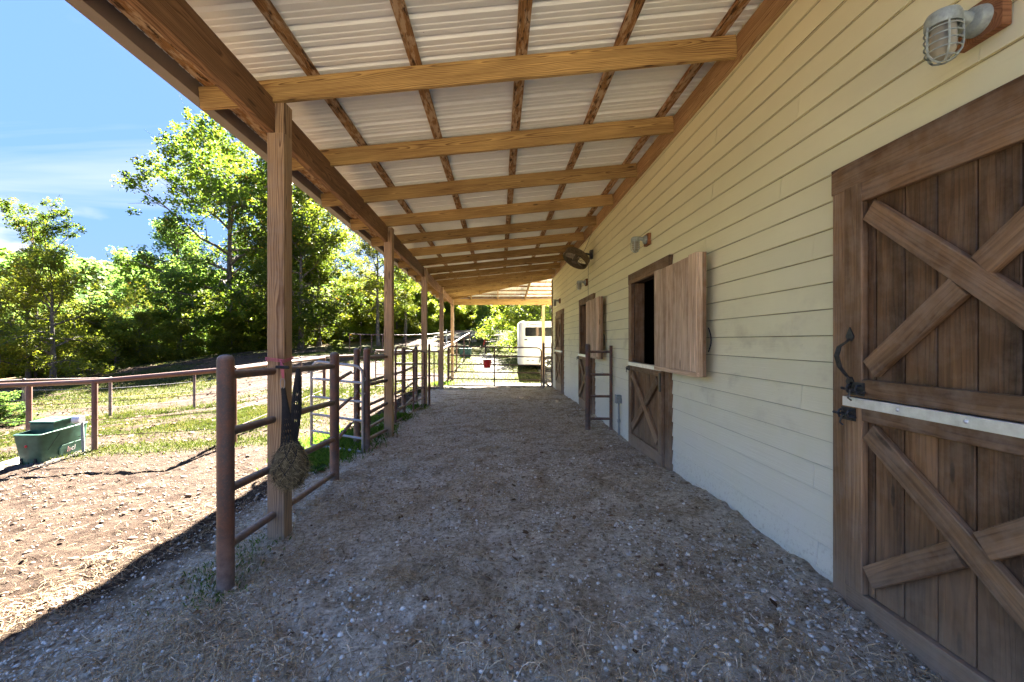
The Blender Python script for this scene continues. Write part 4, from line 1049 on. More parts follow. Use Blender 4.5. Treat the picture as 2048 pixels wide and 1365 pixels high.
# far gate across the aisle
g3, P3, L3 = tube_gate('aisle_gate', (-1.87, 15.6), (1.55, 15.6), [1.31, .99, .66, .38, .13, -.12], [1.25, .91, .61, .33, .07, -.17], .024, M['redpipe'],
    'wide dark red tube gate closed across the far end of the covered aisle', upr=(.497,), corner=.16)
MB().box(-.02, .02, -.03, .03, .25, 1.42).xf(Matrix.Translation(Vector(P3(L3 * .497, -.03)))).V
gp, ogp = loc_root('gate_side_panel', (1.63, 15.62, -.2), 'narrow dark pipe panel between the far gate and the corner of the barn', 'fence panel', None)
pipe_post(MB(), 1.63, 15.6, -.5, 1.44, .045).xf(Matrix.Translation(ogp)).build('post', M['pipe'], gp, True)
MB().tube([sh((1.93, 15.6, -.3), ogp), sh((1.93, 15.6, 1.42), ogp)], .025, 8).build('upright', M['pipe'], gp, True)
for z in (1.26, .86, .40, .0): MB().tube([sh((1.64, 15.6, z), ogp), sh((1.93, 15.6, z), ogp)], .022, 8).build('rail', M['pipe'], gp, True)
hp, oh = loc_root('hanging_lead', (1.75, 15.55, .4), 'thin dark lead rope drooping from the narrow panel by the barn corner', 'rope')
MB().tube([sh((1.70, 15.54, .42), oh), sh((1.715, 15.53, .1), oh), sh((1.78, 15.52, -.1), oh), sh((1.85, 15.52, -.17), oh), sh((1.92, 15.52, -.12), oh)], .010, 6).build('rope', M['black'], hp, True)
# bucket
bk, obk = loc_root('red_bucket', (-.43, 15.50, .82), 'red plastic feed bucket hooked on the far gate', 'bucket')
mb = MB(); mb.lathe([(0, -.30), (.118, -.30), (.122, -.295), (.155, -.02), (.168, -.02), (.170, .0), (.158, .002), (.150, -.01), (.115, -.288), (0, -.288)], 28); mb.build('pail', M['red'], bk, True)
MB().tube([(.155 * math.cos(t), .02, -.02 + .10 * math.sin(t)) for t in np.linspace(0, math.pi, 11)], .004, 6).build('bail_handle', M['galv'], bk)
MB().tube([(0, .02, .08), (0, .06, .12), (0, .10, .09)], .005, 6).build('hook', M['galv'], bk)
# panel left of fourth wooden post
pp, opp = loc_root('pipe_railing', (-2.2, 15.6, -.27), 'dark red pipe panel reaching from the fourth wooden post into the paddock', 'fence panel', 'pipe fence panels along the porch')
for z in (1.11, .66, .22, -.21): MB().tube([sh((-2.17, 15.6, z), opp), sh((-4.6, 15.9, z + .04), opp)], .028 if z > 1 else .02, 8).build('rail', M['redpipe'], pp, True)
for x in (-2.38, -3.1, -3.85, -4.6): MB().tube([sh((x, 15.62 + (-2.17 - x) * .12, -.35), opp), sh((x, 15.62 + (-2.17 - x) * .12, 1.1), opp)], .024, 8).build('upright', M['redpipe'], pp, True)
# pipe ladder panel on the wall
ld, ol = loc_root('pipe_stall_panel', (1.53, 7.39, -.05), 'narrow ladder-like brown pipe panel standing out from the barn wall, with one tall thick post', 'fence panel')
pipe_post(MB(), 1.54, 7.39, -.5, 1.455, .044).xf(Matrix.Translation(ol)).build('post', M['pipe'], ld, True)
MB().tube([sh((1.935, 7.37, -.3), ol), sh((1.935, 7.37, 1.42), ol)], .028, 10).build('upright', M['pipe'], ld, True)
for z in (1.314, .92, .544, .157): MB().tube([sh((1.56, 7.39, z), ol), sh((1.92, 7.37, z), ol)], .022, 8).build('rung', M['pipe'], ld, True)

# ------------------------------------------------------------------ paddock fences
def pasture_fence(name, pts, rail_pts, mat, label, rp, rr, cables, group=None, posts_top=0.0):
    root = empty(name, (pts[0][0], pts[0][1], pts[0][2]), label, 'fence', group); off = -Vector(root.location)
    for (x, y, z, zt) in pts: pipe_post(MB(), x, y, z - .3, zt + posts_top, rp).xf(Matrix.Translation(off)).build('post', mat, root, True)
    for a, b_ in zip(rail_pts[:-1], rail_pts[1:]): MB().tube([tuple(Vector(a) + off), tuple(Vector(b_) + off)], rr, 10).build('top_rail', mat, root, True)
    for k in cables:
        for a, b_ in zip(pts[:-1], pts[1:]):
            za = a[2] + (a[3] - a[2]) * k; zb2 = b_[2] + (b_[3] - b_[2]) * k; m_ = Vector(((a[0] + b_[0]) / 2, (a[1] + b_[1]) / 2, (za + zb2) / 2 - .012))
            MB().tube([tuple(Vector((a[0], a[1], za)) + off), tuple(m_ + off), tuple(Vector((b_[0], b_[1], zb2)) + off)], .006, 5).build('cable', M['galv'] if mat is not M['rustpipe'] else mat, root)
    return root
FA = [(-14.6, 9.3), (-11.8, 8.6), (-8.87, 8.05), (-7.3, 7.7), (-4.75, 7.65), (-5.45, 13.3)]
tops = [.42, .55, .68, .77, 1.0, .98]
pasture_fence('pipe_fence', [(x, y, gz(x, y), t) for (x, y), t in zip(FA, tops)], [(x, y, t) for (x, y), t in zip(FA, tops)], M['rustpipe'],
    'nearer rust-red pipe and cable fence behind the green waterer', .045, .045, (.22, .45, .70))
FB = [(-19.5, 12.5), (-14.7, 13.2), (-12.35, 13.55), (-11.0, 15.4), (-7.85, 16.9), (-5.9, 17.6)]
tb = [.1, .28, .30, .36, .82, .9]
pasture_fence('pipe_fence', [(x, y, gz(x, y), t) for (x, y), t in zip(FB, tb)], [(x, y, t) for (x, y), t in zip(FB, tb)], M['pipe'],
    'farther dark brown pipe and cable fence on the grass beyond the rust-red one', .045, .042, (.25, .5, .75), posts_top=.06)
# round pen on the slope
FC = [(-11.1, 31.7), (-10.2, 31.4), (-9.35, 31.3), (-8.6, 31.5), (-7.0, 32.0), (-5.9, 33.0), (-5.0, 35.0), (-3.9, 36.6), (-2.6, 37.4)]
tc_ = [gz(x, y) + 1.35 for x, y in FC]
rc = pasture_fence('round_pen_fence', [(x, y, gz(x, y), t) for (x, y), t in zip(FC, tc_)], [(x, y, t) for (x, y), t in zip(FC, tc_)], M['rustpipe'],
    'distant rust-red pipe pen on the slope in front of the oak trunks', .04, .04, (.4, .8))
# fence running away beyond the far gate
FD = [(-2.42, 17.2), (-2.35, 20.0), (-2.28, 23.0), (-2.22, 27.0), (-2.15, 30.8)]
td = [1.10, 1.28, 1.50, 1.80, 2.05]
pasture_fence('lane_fence', [(x, y, gz(x, y), t) for (x, y), t in zip(FD, td)], [(x, y, t) for (x, y), t in zip(FD, td)], M['rustpipe'],
    'rust-red pipe fence running away up the lane beyond the far gate', .04, .045, (.35, .68))
FE = [(-1.05, 33), (0.9, 36), (1.2, 36.2), (4.0, 37)]
te = [gz(x, y) + 1.3 for x, y in FE]
pasture_fence('pipe_fence', [(x, y, gz(x, y), t) for (x, y), t in zip(FE, te)], [(x, y, t) for (x, y), t in zip(FE, te)], M['rustpipe'],
    'far rust-red pipe fence crossing the grass left of the white trailer', .05, .035, (.35, .68))
for (x, y, h, lb) in ((-.02, 37.5, 1.55, 'thin white pole in the far grass left of the trailer'), (-4.45, 36.2, 1.5, 'thin white pole by the round pen, seen beside the fourth wooden post')):
    z = gz(x, y); e = empty('white_pole', (x, y, z), lb, 'pole', 'thin white poles in the far grass')
    MB().tube([(0, 0, -.2), (0, 0, h)], .045, 8).build('pole', M['white'], e, True); MB().lathe([(.05, 0), (.05, .05), (0, .06)], 8, org=(0, 0, h)).build('cap', M['white'], e, True)
# halter with red rope on the far fence post
z = te[0]; hl = empty('halter', (-1.05, 32.93, z), 'red and black halter hanging on the far fence post above the bucket', 'halter')
MB().tube([(-.02, -.03, 0), (-.08, -.05, -.35), (-.16, -.06, -.75), (-.05, -.06, -.5), (.04, -.05, -.8), (.05, -.04, -.3), (0, -.03, 0)], .022, 6).build('noseband', M['red'], hl, True)
MB().tube([(0, -.06, -.1), (.03, -.08, -.9), (.06, -.08, -1.3)], [.03, .05, .035], 6).build('lead', M['black'], hl, True)

# ------------------------------------------------------------------ waterers
def waterer(name, x0, x1, y0, y1, z, h, label, tilt, detail=True):
    root = empty(name, (x0, y0, z), label, 'waterer'); W = x1 - x0; L = y1 - y0
    if not detail: root.rotation_euler = (0, 0, 0)
    root.rotation_euler = (R(tilt), 0, 0)
    # tapered hollow tub
    def ring(ins, zz, rc=.05):
        pts = []
        for (cx, cy, a0) in ((W - ins - rc, ins + rc, -90), (W - ins - rc, L - ins - rc, 0), (ins + rc, L - ins - rc, 90), (ins + rc, ins + rc, 180)):
            for t in (0, 30, 60, 90): pts.append((cx + rc * math.cos(R(a0 + t)), cy + rc * math.sin(R(a0 + t)), zz))
        return pts
    rings = [ring(.035, 0), ring(.028, .12), ring(.0, h - .03), ring(-.008, h - .025), ring(-.008, h - .006), ring(.0, h), ring(.035, h), ring(.04, h - .01), ring(.06, h - .16)]
    V_ = [p for r_ in rings for p in r_]; n = 16; F_ = []
    for i in range(len(rings) - 1):
        for k in range(n): F_.append((i * n + k, i * n + (k + 1) % n, (i + 1) * n + (k + 1) % n, (i + 1) * n + k))
    F_ += [tuple(range(n - 1, -1, -1)), tuple(range(len(V_) - n, len(V_)))]
    mb = MB(); mb.add(V_, F_); mb.build('tub', M['tank'], root, True)
    # raised float housing with lid
    hx0, hx1, hy0, hy1 = .03, W - .02, L * .30, L * .72
    mb = MB(); mb.box(hx0, hx1, hy0, hy1, h - .10, h + .13, .02); mb.build('float_housing', M['tank'], root)
    mb = MB(); mb.box(hx0 - .012, hx1 + .012, hy0 - .012, hy1 + .012, h + .1305, h + .155, .01); mb.build('lid', M['tank'], root)
    if detail:
        MB().lathe([(.017, 0), (.017, .012), (.012, .014), (0, .014)], 12).xf(Matrix.Translation((W + .0, hy1 - .09, h + .07)) @ Matrix.Rotation(R(90), 4, 'Y')).xf(Matrix.Translation((-.03, 0, 0))).build('plug', M['black'], root)
        mb = MB()
        for xx in (.09, .33):
            mb.box(xx - .018, xx + .018, -.004 + .02, .03, .03, .12, .006)
        mb.build('foot_slot', M['black'], root)
        MB().lathe([(.022, 0), (.022, .01), (.014, .016), (0, .017)], 14).xf(Matrix.Translation((.21, .010, .335)) @ Matrix.Rotation(R(90), 4, 'X')).build('drain_cap', M['red'], root, True)
        # recessed access door on the long side
        rd = lambda yy, zz, q=0: (W - .013 + q, yy, zz)
        out = [(.30, .10), (.30, .20), (.34, .245), (.70, .245), (.745, .20), (.745, .10), (.70, .055), (.34, .055)]
        mb = MB(); V0 = [rd(a, b_, 0.0) for a, b_ in out]; V1 = [rd(a + (.012 if a < .5 else -.012), b_ * .97 + .004, .012) for a, b_ in out]
        mb.add(V0 + V1, [tuple(range(8, 16))] + [(j, (j + 1) % 8, 8 + (j + 1) % 8, 8 + j) for j in range(8)]); mb.build('access_panel', M['tank'], root)
        mw = Matrix.Translation((W + .0015, .50, .145)) @ Matrix.Rotation(R(90), 4, 'Z') @ Matrix.Rotation(R(90), 4, 'X')
        text_mesh('h', .13, .001, 'logo_letter', M['pinkprint'], root, mw @ Matrix.Translation((-.05, 0, 0)), .25)
        text_mesh('cl', .12, .001, 'logo_letter', M['whiteprint'], root, mw @ Matrix.Translation((.03, .0, 0)), .25)
        MB().tube([(W - .002, .33, h - .06), (W - .0, .20, h - .20), (W - .008, .12, h - .3)], .003, 4).build('cord', M['black'], root)
    return root
zt_ = gz(-7.9, 7.5)
waterer('livestock_waterer', -8.12, -7.66, 7.15, 8.0, -.60, .535, 'green plastic livestock waterer with raised float box by the rust-red fence post', 4.5)
waterer('livestock_waterer', -2.75, -1.95, 29.6, 30.6, gz(-2.3, 30) - .03, .62, 'distant green waterer beside the lane fence beyond the far gate', 0, False)
ap = MB(); ap.box(-.45, .80, -.2, 1.2, -.07, -.004, .01)
ao = ap.xf(Matrix.Translation((-8.12, 7.15, -.60)) @ Matrix.Rotation(R(4.5), 4, 'X')).build('concrete_pad', M['concrete']); top(ao, 'pale concrete slab under the green waterer', 'slab')
# grey riser with box next to the fence post
rs = empty('water_riser', (-7.42, 7.62, -.5), 'grey plastic riser pipe with a round box beside the fence post and waterer', 'pipe')
MB().tube([(0, 0, -.1), (-.03, 0, .55)], .022, 10).build('riser_pipe', M['conduit'], rs, True)
MB().lathe([(0, 0), (.07, 0), (.072, .01), (.072, .12), (.066, .13), (0, .13)], 16).xf(Matrix.Translation((-.05, -.02, .60)) @ Matrix.Rotation(R(90), 4, 'Y') @ Matrix.Translation((0, 0, -.09))).build('round_box', M['white'], rs, True)

# ------------------------------------------------------------------ trailer
def trailer():
    X0, X1, Y0, Y1, Z0, Z1 = 1.02, 6.3, 21.5, 23.7, .28, 2.50
    gzz = gz(2.5, 22); root = empty('horse_trailer', (X0, Y0, gzz), 'white horse trailer with dark window band parked beyond the far gate', 'trailer'); off = Matrix.Translation(-Vector(root.location))
    r_ = .16; prof = []
    for (cx, cy, a0) in ((X1 - r_, Y0 + r_, -90), (X1 - r_, Y1 - r_, 0), (X0 + .24, Y1 - .24, 90), (X0 + .24, Y0 + .24, 180)):
        rr = r_ if cx > 3 else .24
        for t in (0, 30, 60, 90): prof.append((cx + rr * math.cos(R(a0 + t)), cy + rr * math.sin(R(a0 + t))))
    n = 16; cx, cy = (X0 + X1) / 2, (Y0 + Y1) / 2
    V_ = []
    for zz, s in ((Z0, 1), (Z1 - .10, 1), (Z1 - .04, .992), (Z1, .965)):
        for (a, b_) in prof: V_.append((cx + (a - cx) * s, cy + (b_ - cy) * (s if s == 1 else s - .01), zz))
    F_ = []
    for i in range(3):
        for k in range(n): F_.append((i * n + k, i * n + (k + 1) % n, (i + 1) * n + (k + 1) % n, (i + 1) * n + k))
    F_ += [tuple(range(n - 1, -1, -1)), tuple(range(3 * n, 4 * n))]
    mb = MB(); mb.add(V_, F_); mb.xf(off).build('body', M['white'], root, True)
    for z in np.arange(.60, 1.52, .115):
        MB().box(X0 + .26, X1 - .2, Y0 - .008, Y0 + .002, z, z + .10, .004).xf(off).build('side_slat', M['white'], root)
    MB().box(X0 + .22, X0 + .29, Y0 - .012, Y0 + .004, Z0 + .02, Z1 - .14, .004).xf(off).build('corner_trim', M['white'], root)
    def rrect(x0, x1, z0, z1, y, rc):
        pts = []
        for (cx_, cz_, a0) in ((x1 - rc, z0 + rc, -90), (x1 - rc, z1 - rc, 0), (x0 + rc, z1 - rc, 90), (x0 + rc, z0 + rc, 180)):
            for t in (0, 30, 60, 90): pts.append((cx_ + rc * math.cos(R(a0 + t)), y, cz_ + rc * math.sin(R(a0 + t))))
        return pts
    for (a, b_) in ((X0 + .30, X0 + 1.28), (X0 + 1.30, X0 + 2.1), (X0 + 2.5, X0 + 3.6)):
        p0 = rrect(a, b_, 1.74, 2.19, Y0 - .022, .07); p1 = rrect(a - .0, b_ + .0, 1.74, 2.19, Y0 + .004, .07)
        mb = MB(); mb.add(p0 + p1, [tuple(range(16))] + [(k, (k + 1) % 16, 16 + (k + 1) % 16, 16 + k) for k in range(16)]); mb.xf(off).build('window', M['window'], root)
    text_mesh('C', .17, .001, 'logo_letter', M['decal'], root, off @ Matrix.Translation((X0 + .42, Y0 - .014, 2.33)) @ Matrix.Rotation(R(90), 4, 'X'), .3)
    text_mesh('IMARRON', .105, .001, 'logo_letter', M['decal'], root, off @ Matrix.Translation((X0 + .77, Y0 - .014, 2.325)) @ Matrix.Rotation(R(90), 4, 'X'), .2)
    MB().lathe([(0, .012), (.08, .010), (.085, 0)], 16).xf(off @ Matrix.Translation((X0 + .33, Y0 - .006, 1.57)) @ Matrix.Rotation(R(90), 4, 'X') @ Matrix.Diagonal((1.05, .45, 1, 1))).build('badge', M['decal'], root)
    for a in (.37, .62): MB().box(X0 + a, X0 + a + .13, Y0 - .012, Y0, .50, .535, .004).xf(off).build('marker_lamp', M['decal'], root)
    MB().box(X0 + .30, X0 + 1.02, Y0 - .02, Y0 + .3, .27, .33, .01).xf(off).build('running_board', M['gutter'], root)
    for wx in (2.5, 3.45):
        MB().lathe([(.20, -.10), (.34, -.10), (.365, -.07), (.365, .07), (.34, .10), (.20, .10)], 28).xf(off @ Matrix.Translation((wx, Y0 + .08, gzz + .36)) @ Matrix.Rotation(R(90), 4, 'X')).build('tyre', M['tyre'], root, True)
        mb = MB(); mb.lathe([(.0, .03), (.05, .03), (.055, .02)], 16); mb.lathe([(.17, .03), (.205, .08), (.205, -.08)], 24)
        for k in range(5):
            a = 2 * math.pi * k / 5; d = Vector((math.cos(a), math.sin(a), 0)); s_ = Vector((-d.y, d.x, 0)) * .035
            mb.add([tuple(d * .03 - s_ * .7 + Vector((0, 0, .035))), tuple(d * .03 + s_ * .7 + Vector((0, 0, .035))), tuple(d * .18 + s_ * 1.3 + Vector((0, 0, .05))), tuple(d * .18 - s_ * 1.3 + Vector((0, 0, .05)))], [(0, 1, 2, 3)])
        mb.xf(off @ Matrix.Translation((wx, Y0 + .04, gzz + .36)) @ Matrix.Rotation(R(90), 4, 'X')).build('rim', M['alloy'], root, True)
    mb = MB(); pts = [(2.03, Z0 + .12), (2.15, Z0 + .50), (2.28, Z0 + .56), (3.70, Z0 + .56), (3.82, Z0 + .50), (3.95, Z0 + .12)]
    for (a, b_) in zip(pts[:-1], pts[1:]):
        mb.add([(a[0], Y0 - .14, a[1]), (b_[0], Y0 - .14, b_[1]), (b_[0], Y0, b_[1]), (a[0], Y0, a[1]), (a[0], Y0 - .14, a[1] + .03), (b_[0], Y0 - .14, b_[1] + .03), (b_[0], Y0, b_[1] + .03), (a[0], Y0, a[1] + .03)],
            [(0, 1, 2, 3), (7, 6, 5, 4), (0, 4, 5, 1)])
    mb.add([(2.1, Y0 - .003, Z0), (3.9, Y0 - .003, Z0), (3.8, Y0 - .003, Z0 + .54), (2.2, Y0 - .003, Z0 + .54)], [(0, 1, 2, 3)])
    mb.xf(off).build('mudguard', M['tyre'], root)
trailer()

# ------------------------------------------------------------------ hay net on the first post
def hay_net():
    c = Vector((-1.655, 3.38, .50)); root = empty('hay_net', c, 'black hay net stuffed with hay hanging from pink twine on the nearest wooden post', 'hay net')
    g = np.random.default_rng(11)
    # hay body
    V_ = []; F_ = []; nu, nv = 20, 14
    for j in range(nv + 1):
        t = j / nv; z = .25 - .42 * t; r_ = .118 * max(0, math.sin(math.pi * min(1, t * .96 + .02) ** 1.35)) ** .75 + .012
        for i in range(nu):
            a = 2 * math.pi * i / nu; k = 1 + .1 * math.sin(3 * a + 5 * t) + g.uniform(-.05, .05); V_.append((r_ * k * math.cos(a), r_ * k * math.sin(a), z))
    for j in range(nv):
        for i in range(nu): F_.append((j * nu + i, j * nu + (i + 1) % nu, (j + 1) * nu + (i + 1) % nu, (j + 1) * nu + i))
    mb = MB(); mb.add(V_, F_); hb = mb.build('hay_bundle', M['hay'], root, True)
    at_ = hb.data.attributes.new('tint', 'FLOAT', 'FACE'); at_.data.foreach_set('value', g.uniform(0, .35, len(F_)).astype(np.float32))
    # loose stems
    n = 2600; VV = []; FF = []; tt = []
    for i in range(n):
        t = g.uniform(.05, .98); z = .25 - .42 * t; r_ = .120 * max(0, math.sin(math.pi * min(1, t * .96 + .02) ** 1.35)) ** .75 + .012; a = g.uniform(0, 6.283)
        p = Vector((r_ * math.cos(a), r_ * math.sin(a), z)); nrm = Vector((math.cos(a), math.sin(a), -.2)); tan = Vector((-math.sin(a), math.cos(a), 0)) * g.normal() + Vector((0, 0, -1)) * abs(g.normal()) + nrm * g.uniform(-.1, .55)
        tan.normalize(); L = g.uniform(.02, .065); q = p + tan * L * .5 + nrm * g.uniform(0, .006); e = p + tan * L + nrm * g.uniform(-.01, .02); w = tan.cross(nrm).normalized() * g.uniform(.0009, .002)
        b0 = len(VV); VV += [p - w, p + w, q + w, q - w, e + w * .4, e - w * .4]; FF += [(b0, b0 + 1, b0 + 2, b0 + 3), (b0 + 3, b0 + 2, b0 + 4, b0 + 5)]; tv = g.random(); tt += [tv, tv]
    me = fast_mesh('hay_stems', np.array([tuple(v) for v in VV]), np.array(FF), tt); hs_ = link('hay_stems', me, M['hay'], root); hs_['kind'] = 'stuff'
    # net strands: two helices families
    mb = MB()
    for s in (-1, 1):
        for k in range(9):
            pts = []
            for j in range(15):
                t = j / 14 * .96 + .02; z = .25 - .42 * t; r_ = .120 * max(0, math.sin(math.pi * min(1, t * .96 + .02) ** 1.35)) ** .75 + .016; a = 2 * math.pi * k / 9 + s * t * 2.2
                pts.append((r_ * math.cos(a), r_ * math.sin(a), z))
            mb.tube(pts, .0032, 4)
    mb.build('net_mesh', M['black'], root)
    # gathered empty neck of the net up to the clip, and a hanging flap behind
    mb = MB()
    for k in range(16):
        a = 2 * math.pi * k / 16; pts = []
        for j in range(7):
            t = j / 6; r_ = .060 * (1 - t) ** 1.5 + .012; x = -.0 - .055 * t; pts.append((x + r_ * math.cos(a + 2 * t), r_ * math.sin(a + 2 * t) * .8, .14 + .49 * t))
        mb.tube(pts, .0055, 4)
    for k in range(14):
        a = 2 * math.pi * k / 14; pts = []
        for j in range(8):
            t = j / 7; r_ = .010 + .024 * math.sin(math.pi * t); pts.append((.055 - .03 * (1 - t) + r_ * math.cos(a + 2 * t), .02 + r_ * math.sin(a + 2 * t), .16 + .62 * t))
        mb.tube(pts, .0058, 4)
    mb.build('net_neck', M['black'], root)
    # carabiner
    mb = MB(); cc = Vector((-.055, -.01, .665)); mb.tube([cc + Vector((.018 * math.cos(t), 0, .042 * math.sin(t))) for t in np.linspace(0, 6.283, 15)[:-1]], .0035, 6, closed=True); mb.build('snap_hook', M['galv'], root, True)
    MB().tube([(-.10, -.02, .795), (.0, -.02, .79)], .012, 10).build('rubber_toggle', M['black'], root, True)
    # twine round the post and down to the toggle
    mb = MB(); x0, x1, y0, y1 = -1.9125 - .005, -1.768 + .006, 3.505 - .006, 3.655
    for h in (1.345, 1.355, 1.365):
        lp_ = [(x0, y0, h), (x1, y0, h - .02), (x1, y1, h + .0), (x0, y1, h)]
        mb.tube([Vector(p) - c for p in lp_], .003, 5, closed=True)
    for k in range(4): mb.tube([Vector((x1 - .02 - .005 * k, y0 - .006, 1.345)) - c, Vector((-.055 + .01 * (k - 1.5), -.02, .80)), Vector((-.055 + .004 * k, -.012, .705))], .0028, 5)
    mb.build('baling_twine', M['pink'], root)
hay_net()

# ------------------------------------------------------------------ loose things on the ground (uncountable)
def scatter_xy(n, x0, x1, y0, y1, dens=None):
    out = np.zeros((0, 2))
    while len(out) < n:
        p = np.stack([rng.uniform(x0, x1, n), rng.uniform(y0, y1, n)], -1)
        if dens is not None: p = p[rng.random(n) < dens(p[:, 0], p[:, 1])]
        out = np.vstack([out, p])
    return out[:n]
ICO_V = []; 
def ico():
    t = (1 + 5 ** .5) / 2
    v = np.array([(-1, t, 0), (1, t, 0), (-1, -t, 0), (1, -t, 0), (0, -1, t), (0, 1, t), (0, -1, -t), (0, 1, -t), (t, 0, -1), (t, 0, 1), (-t, 0, -1), (-t, 0, 1)], float)
    v /= np.linalg.norm(v[0])
    f = np.array([(0, 11, 5), (0, 5, 1), (0, 1, 7), (0, 7, 10), (0, 10, 11), (1, 5, 9), (5, 11, 4), (11, 10, 2), (10, 7, 6), (7, 1, 8), (3, 9, 4), (3, 4, 2), (3, 2, 6), (3, 6, 8), (3, 8, 9), (4, 9, 5), (2, 4, 11), (6, 2, 10), (8, 6, 7), (9, 8, 1)])
    return v, f
IV, IF = ico()
def lumps(name, P, size, flat, mat, tint, sink=.25, jit=.25):
    n = len(P); sc = size[:, None] * rng.uniform(.6, 1.25, (n, 3)); sc[:, 2] *= flat
    ang = rng.uniform(0, 6.283, n); ca_, sa = np.cos(ang), np.sin(ang)
    v = IV[None] * (1 + rng.uniform(-jit, jit, (n, 12, 1))) * sc[:, None]
    x = v[..., 0] * ca_[:, None] - v[..., 1] * sa[:, None]; y = v[..., 0] * sa[:, None] + v[..., 1] * ca_[:, None]; z = v[..., 2]
    gz_ = ground_z(P[:, 0], P[:, 1])
    V = np.stack([x + P[:, :1], y + P[:, 1:2], z + (gz_ + sc[:, 2] * (1 - sink * 2))[:, None]], -1).reshape(-1, 3)
    F = (IF[None] + (np.arange(n) * 12)[:, None, None]).reshape(-1, 3)
    return V, F, np.repeat(tint, 20)
def near_d(y): return np.clip(1.9 / np.maximum(y, .8), 0, 1) ** 1.5
# gravel under the porch
dens = lambda x, y: (np.clip(1.6 / y, 0, 1) ** 1.2) * np.clip(fbm(x, y, 1.2, 3) * 2.2 - .55 + .35 * np.exp(-((x - .45) / .8) ** 2), .06, 1)
P = scatter_xy(17000, -2.7, 1.93, 1.0, 12, dens)
sz = np.clip(rng.lognormal(-5.15, .48, len(P)), .002, .019)
Vs, Fs, Ts = lumps('gravel', P, sz, .75, None, np.clip(rng.normal(.72, .22, len(P)), 0, 1))
P = scatter_xy(2400, -9, -2.5, 1.0, 8.5, lambda x, y: np.clip(3 / y, 0, 1) ** 1.0 * np.clip(fbm(x, y, 1.0, 3) * 2 - .6, .03, 1))
sz = np.clip(rng.lognormal(-4.9, .5, len(P)), .003, .022)
V2, F2, T2 = lumps('gravel', P, sz, .7, None, np.clip(rng.normal(.15, .22, len(P)), 0, 1))
o = link('gravel', fast_mesh('gravel', np.vstack([Vs, V2]), np.vstack([Fs, F2 + len(Vs)]), np.concatenate([Ts, T2])), M['stones']); o['kind'] = 'stuff'; o['label'] = 'pale limestone gravel scattered in the dirt'
# clods of dirt and dung
P = scatter_xy(9000, -2.9, 1.9, 1.0, 15, lambda x, y: np.clip(2.2 / y, 0, 1) ** 1.1 * np.clip(fbm(x + 9, y, 1.6, 3) * 2.4 - .7, .05, 1))
sz = np.clip(rng.lognormal(-5.0, .5, len(P)), .003, .022)
Vs, Fs, Ts = lumps('clods', P, sz, .6, None, np.clip(rng.normal(.25, .16, len(P)), 0, .55), .35, .4)
P = scatter_xy(6500, -10, -2.4, 1.0, 10, lambda x, y: np.clip(3.4 / y, 0, 1) ** 1.0 * np.clip(fbm(x + 5, y, 1.4, 3) * 2.4 - .7, .05, 1))
sz = np.clip(rng.lognormal(-4.6, .5, len(P)), .004, .035)
V2, F2, T2 = lumps('clods', P, sz, .55, None, np.clip(rng.normal(.75, .25, len(P)), 0, 1), .4, .4)
o = link('soil_clods', fast_mesh('soil_clods', np.vstack([Vs, V2]), np.vstack([Fs, F2 + len(Vs)]), np.concatenate([Ts, T2])), M['clods']); o['kind'] = 'stuff'; o['label'] = 'crumbled dung and clods of dirt on the ground'
# straw
def straws(P, L, w, mat, tint, lift=.004, name='straw', curl=1.0):
    n = len(P); k = 5; ang = rng.uniform(0, 6.283, n); curv = rng.normal(0, 1.2, n) * curl
    s = np.linspace(0, 1, k)
    th = ang[:, None] + curv[:, None] * (s[None] - .5)
    dx = np.cos(th) * L[:, None] / (k - 1); dy = np.sin(th) * L[:, None] / (k - 1)
    x = P[:, :1] + np.cumsum(dx, 1) - dx[:, :1]; y = P[:, 1:2] + np.cumsum(dy, 1) - dy[:, :1]
    arch = rng.uniform(0, 1, n)[:, None] ** 3 * .05 * np.sin(np.pi * s)[None] + rng.uniform(-.5, 1, n)[:, None] * .015 * s[None]
    z = ground_z(x, y) * .5 + (ground_z(P[:, 0], P[:, 1])[:, None]) * .5 + lift + np.maximum(arch, 0)
    nxn = -np.sin(th) * w[:, None]; nyn = np.cos(th) * w[:, None]
    up = w[:, None] * rng.uniform(-.8, .8, (n, 1))
    A = np.stack([x + nxn, y + nyn, z + up], -1); B = np.stack([x - nxn, y - nyn, z - up + w[:, None] * .6], -1)
    V = np.stack([A, B], 2).reshape(n, 2 * k, 3)
    q = np.array([(2 * i, 2 * i + 1, 2 * i + 3, 2 * i + 2) for i in range(k - 1)])
    F = (q[None] + (np.arange(n) * 2 * k)[:, None, None]).reshape(-1, 4)
    return V.reshape(-1, 3), F, np.repeat(tint, k - 1)
dS = lambda x, y: np.clip(2.0 / y, 0, 1) ** 1.3 * np.clip(fbm(x - 3, y + 8, 1.5, 3) * 2.6 - .9 + .75 * np.exp(-((x + 1.75) / .8) ** 2), .03, 1)
P = scatter_xy(26000, -3.3, 1.9, .95, 9, dS)
Va, Fa, Ta = straws(P, rng.uniform(.02, .13, len(P)), rng.uniform(.0006, .0019, len(P)), None, np.where(P[:, 0] < -2.35, np.clip(rng.normal(.10, .12, len(P)), 0, 1), np.clip(rng.normal(.55, .28, len(P)), 0, 1)))
P = scatter_xy(3000, -7, -2.6, .95, 8, lambda x, y: np.clip(2.5 / y, 0, 1))
Vb, Fb, Tb = straws(P, rng.uniform(.03, .14, len(P)), rng.uniform(.0006, .0015, len(P)), None, np.clip(rng.normal(.12, .14, len(P)), 0, 1), curl=.7)
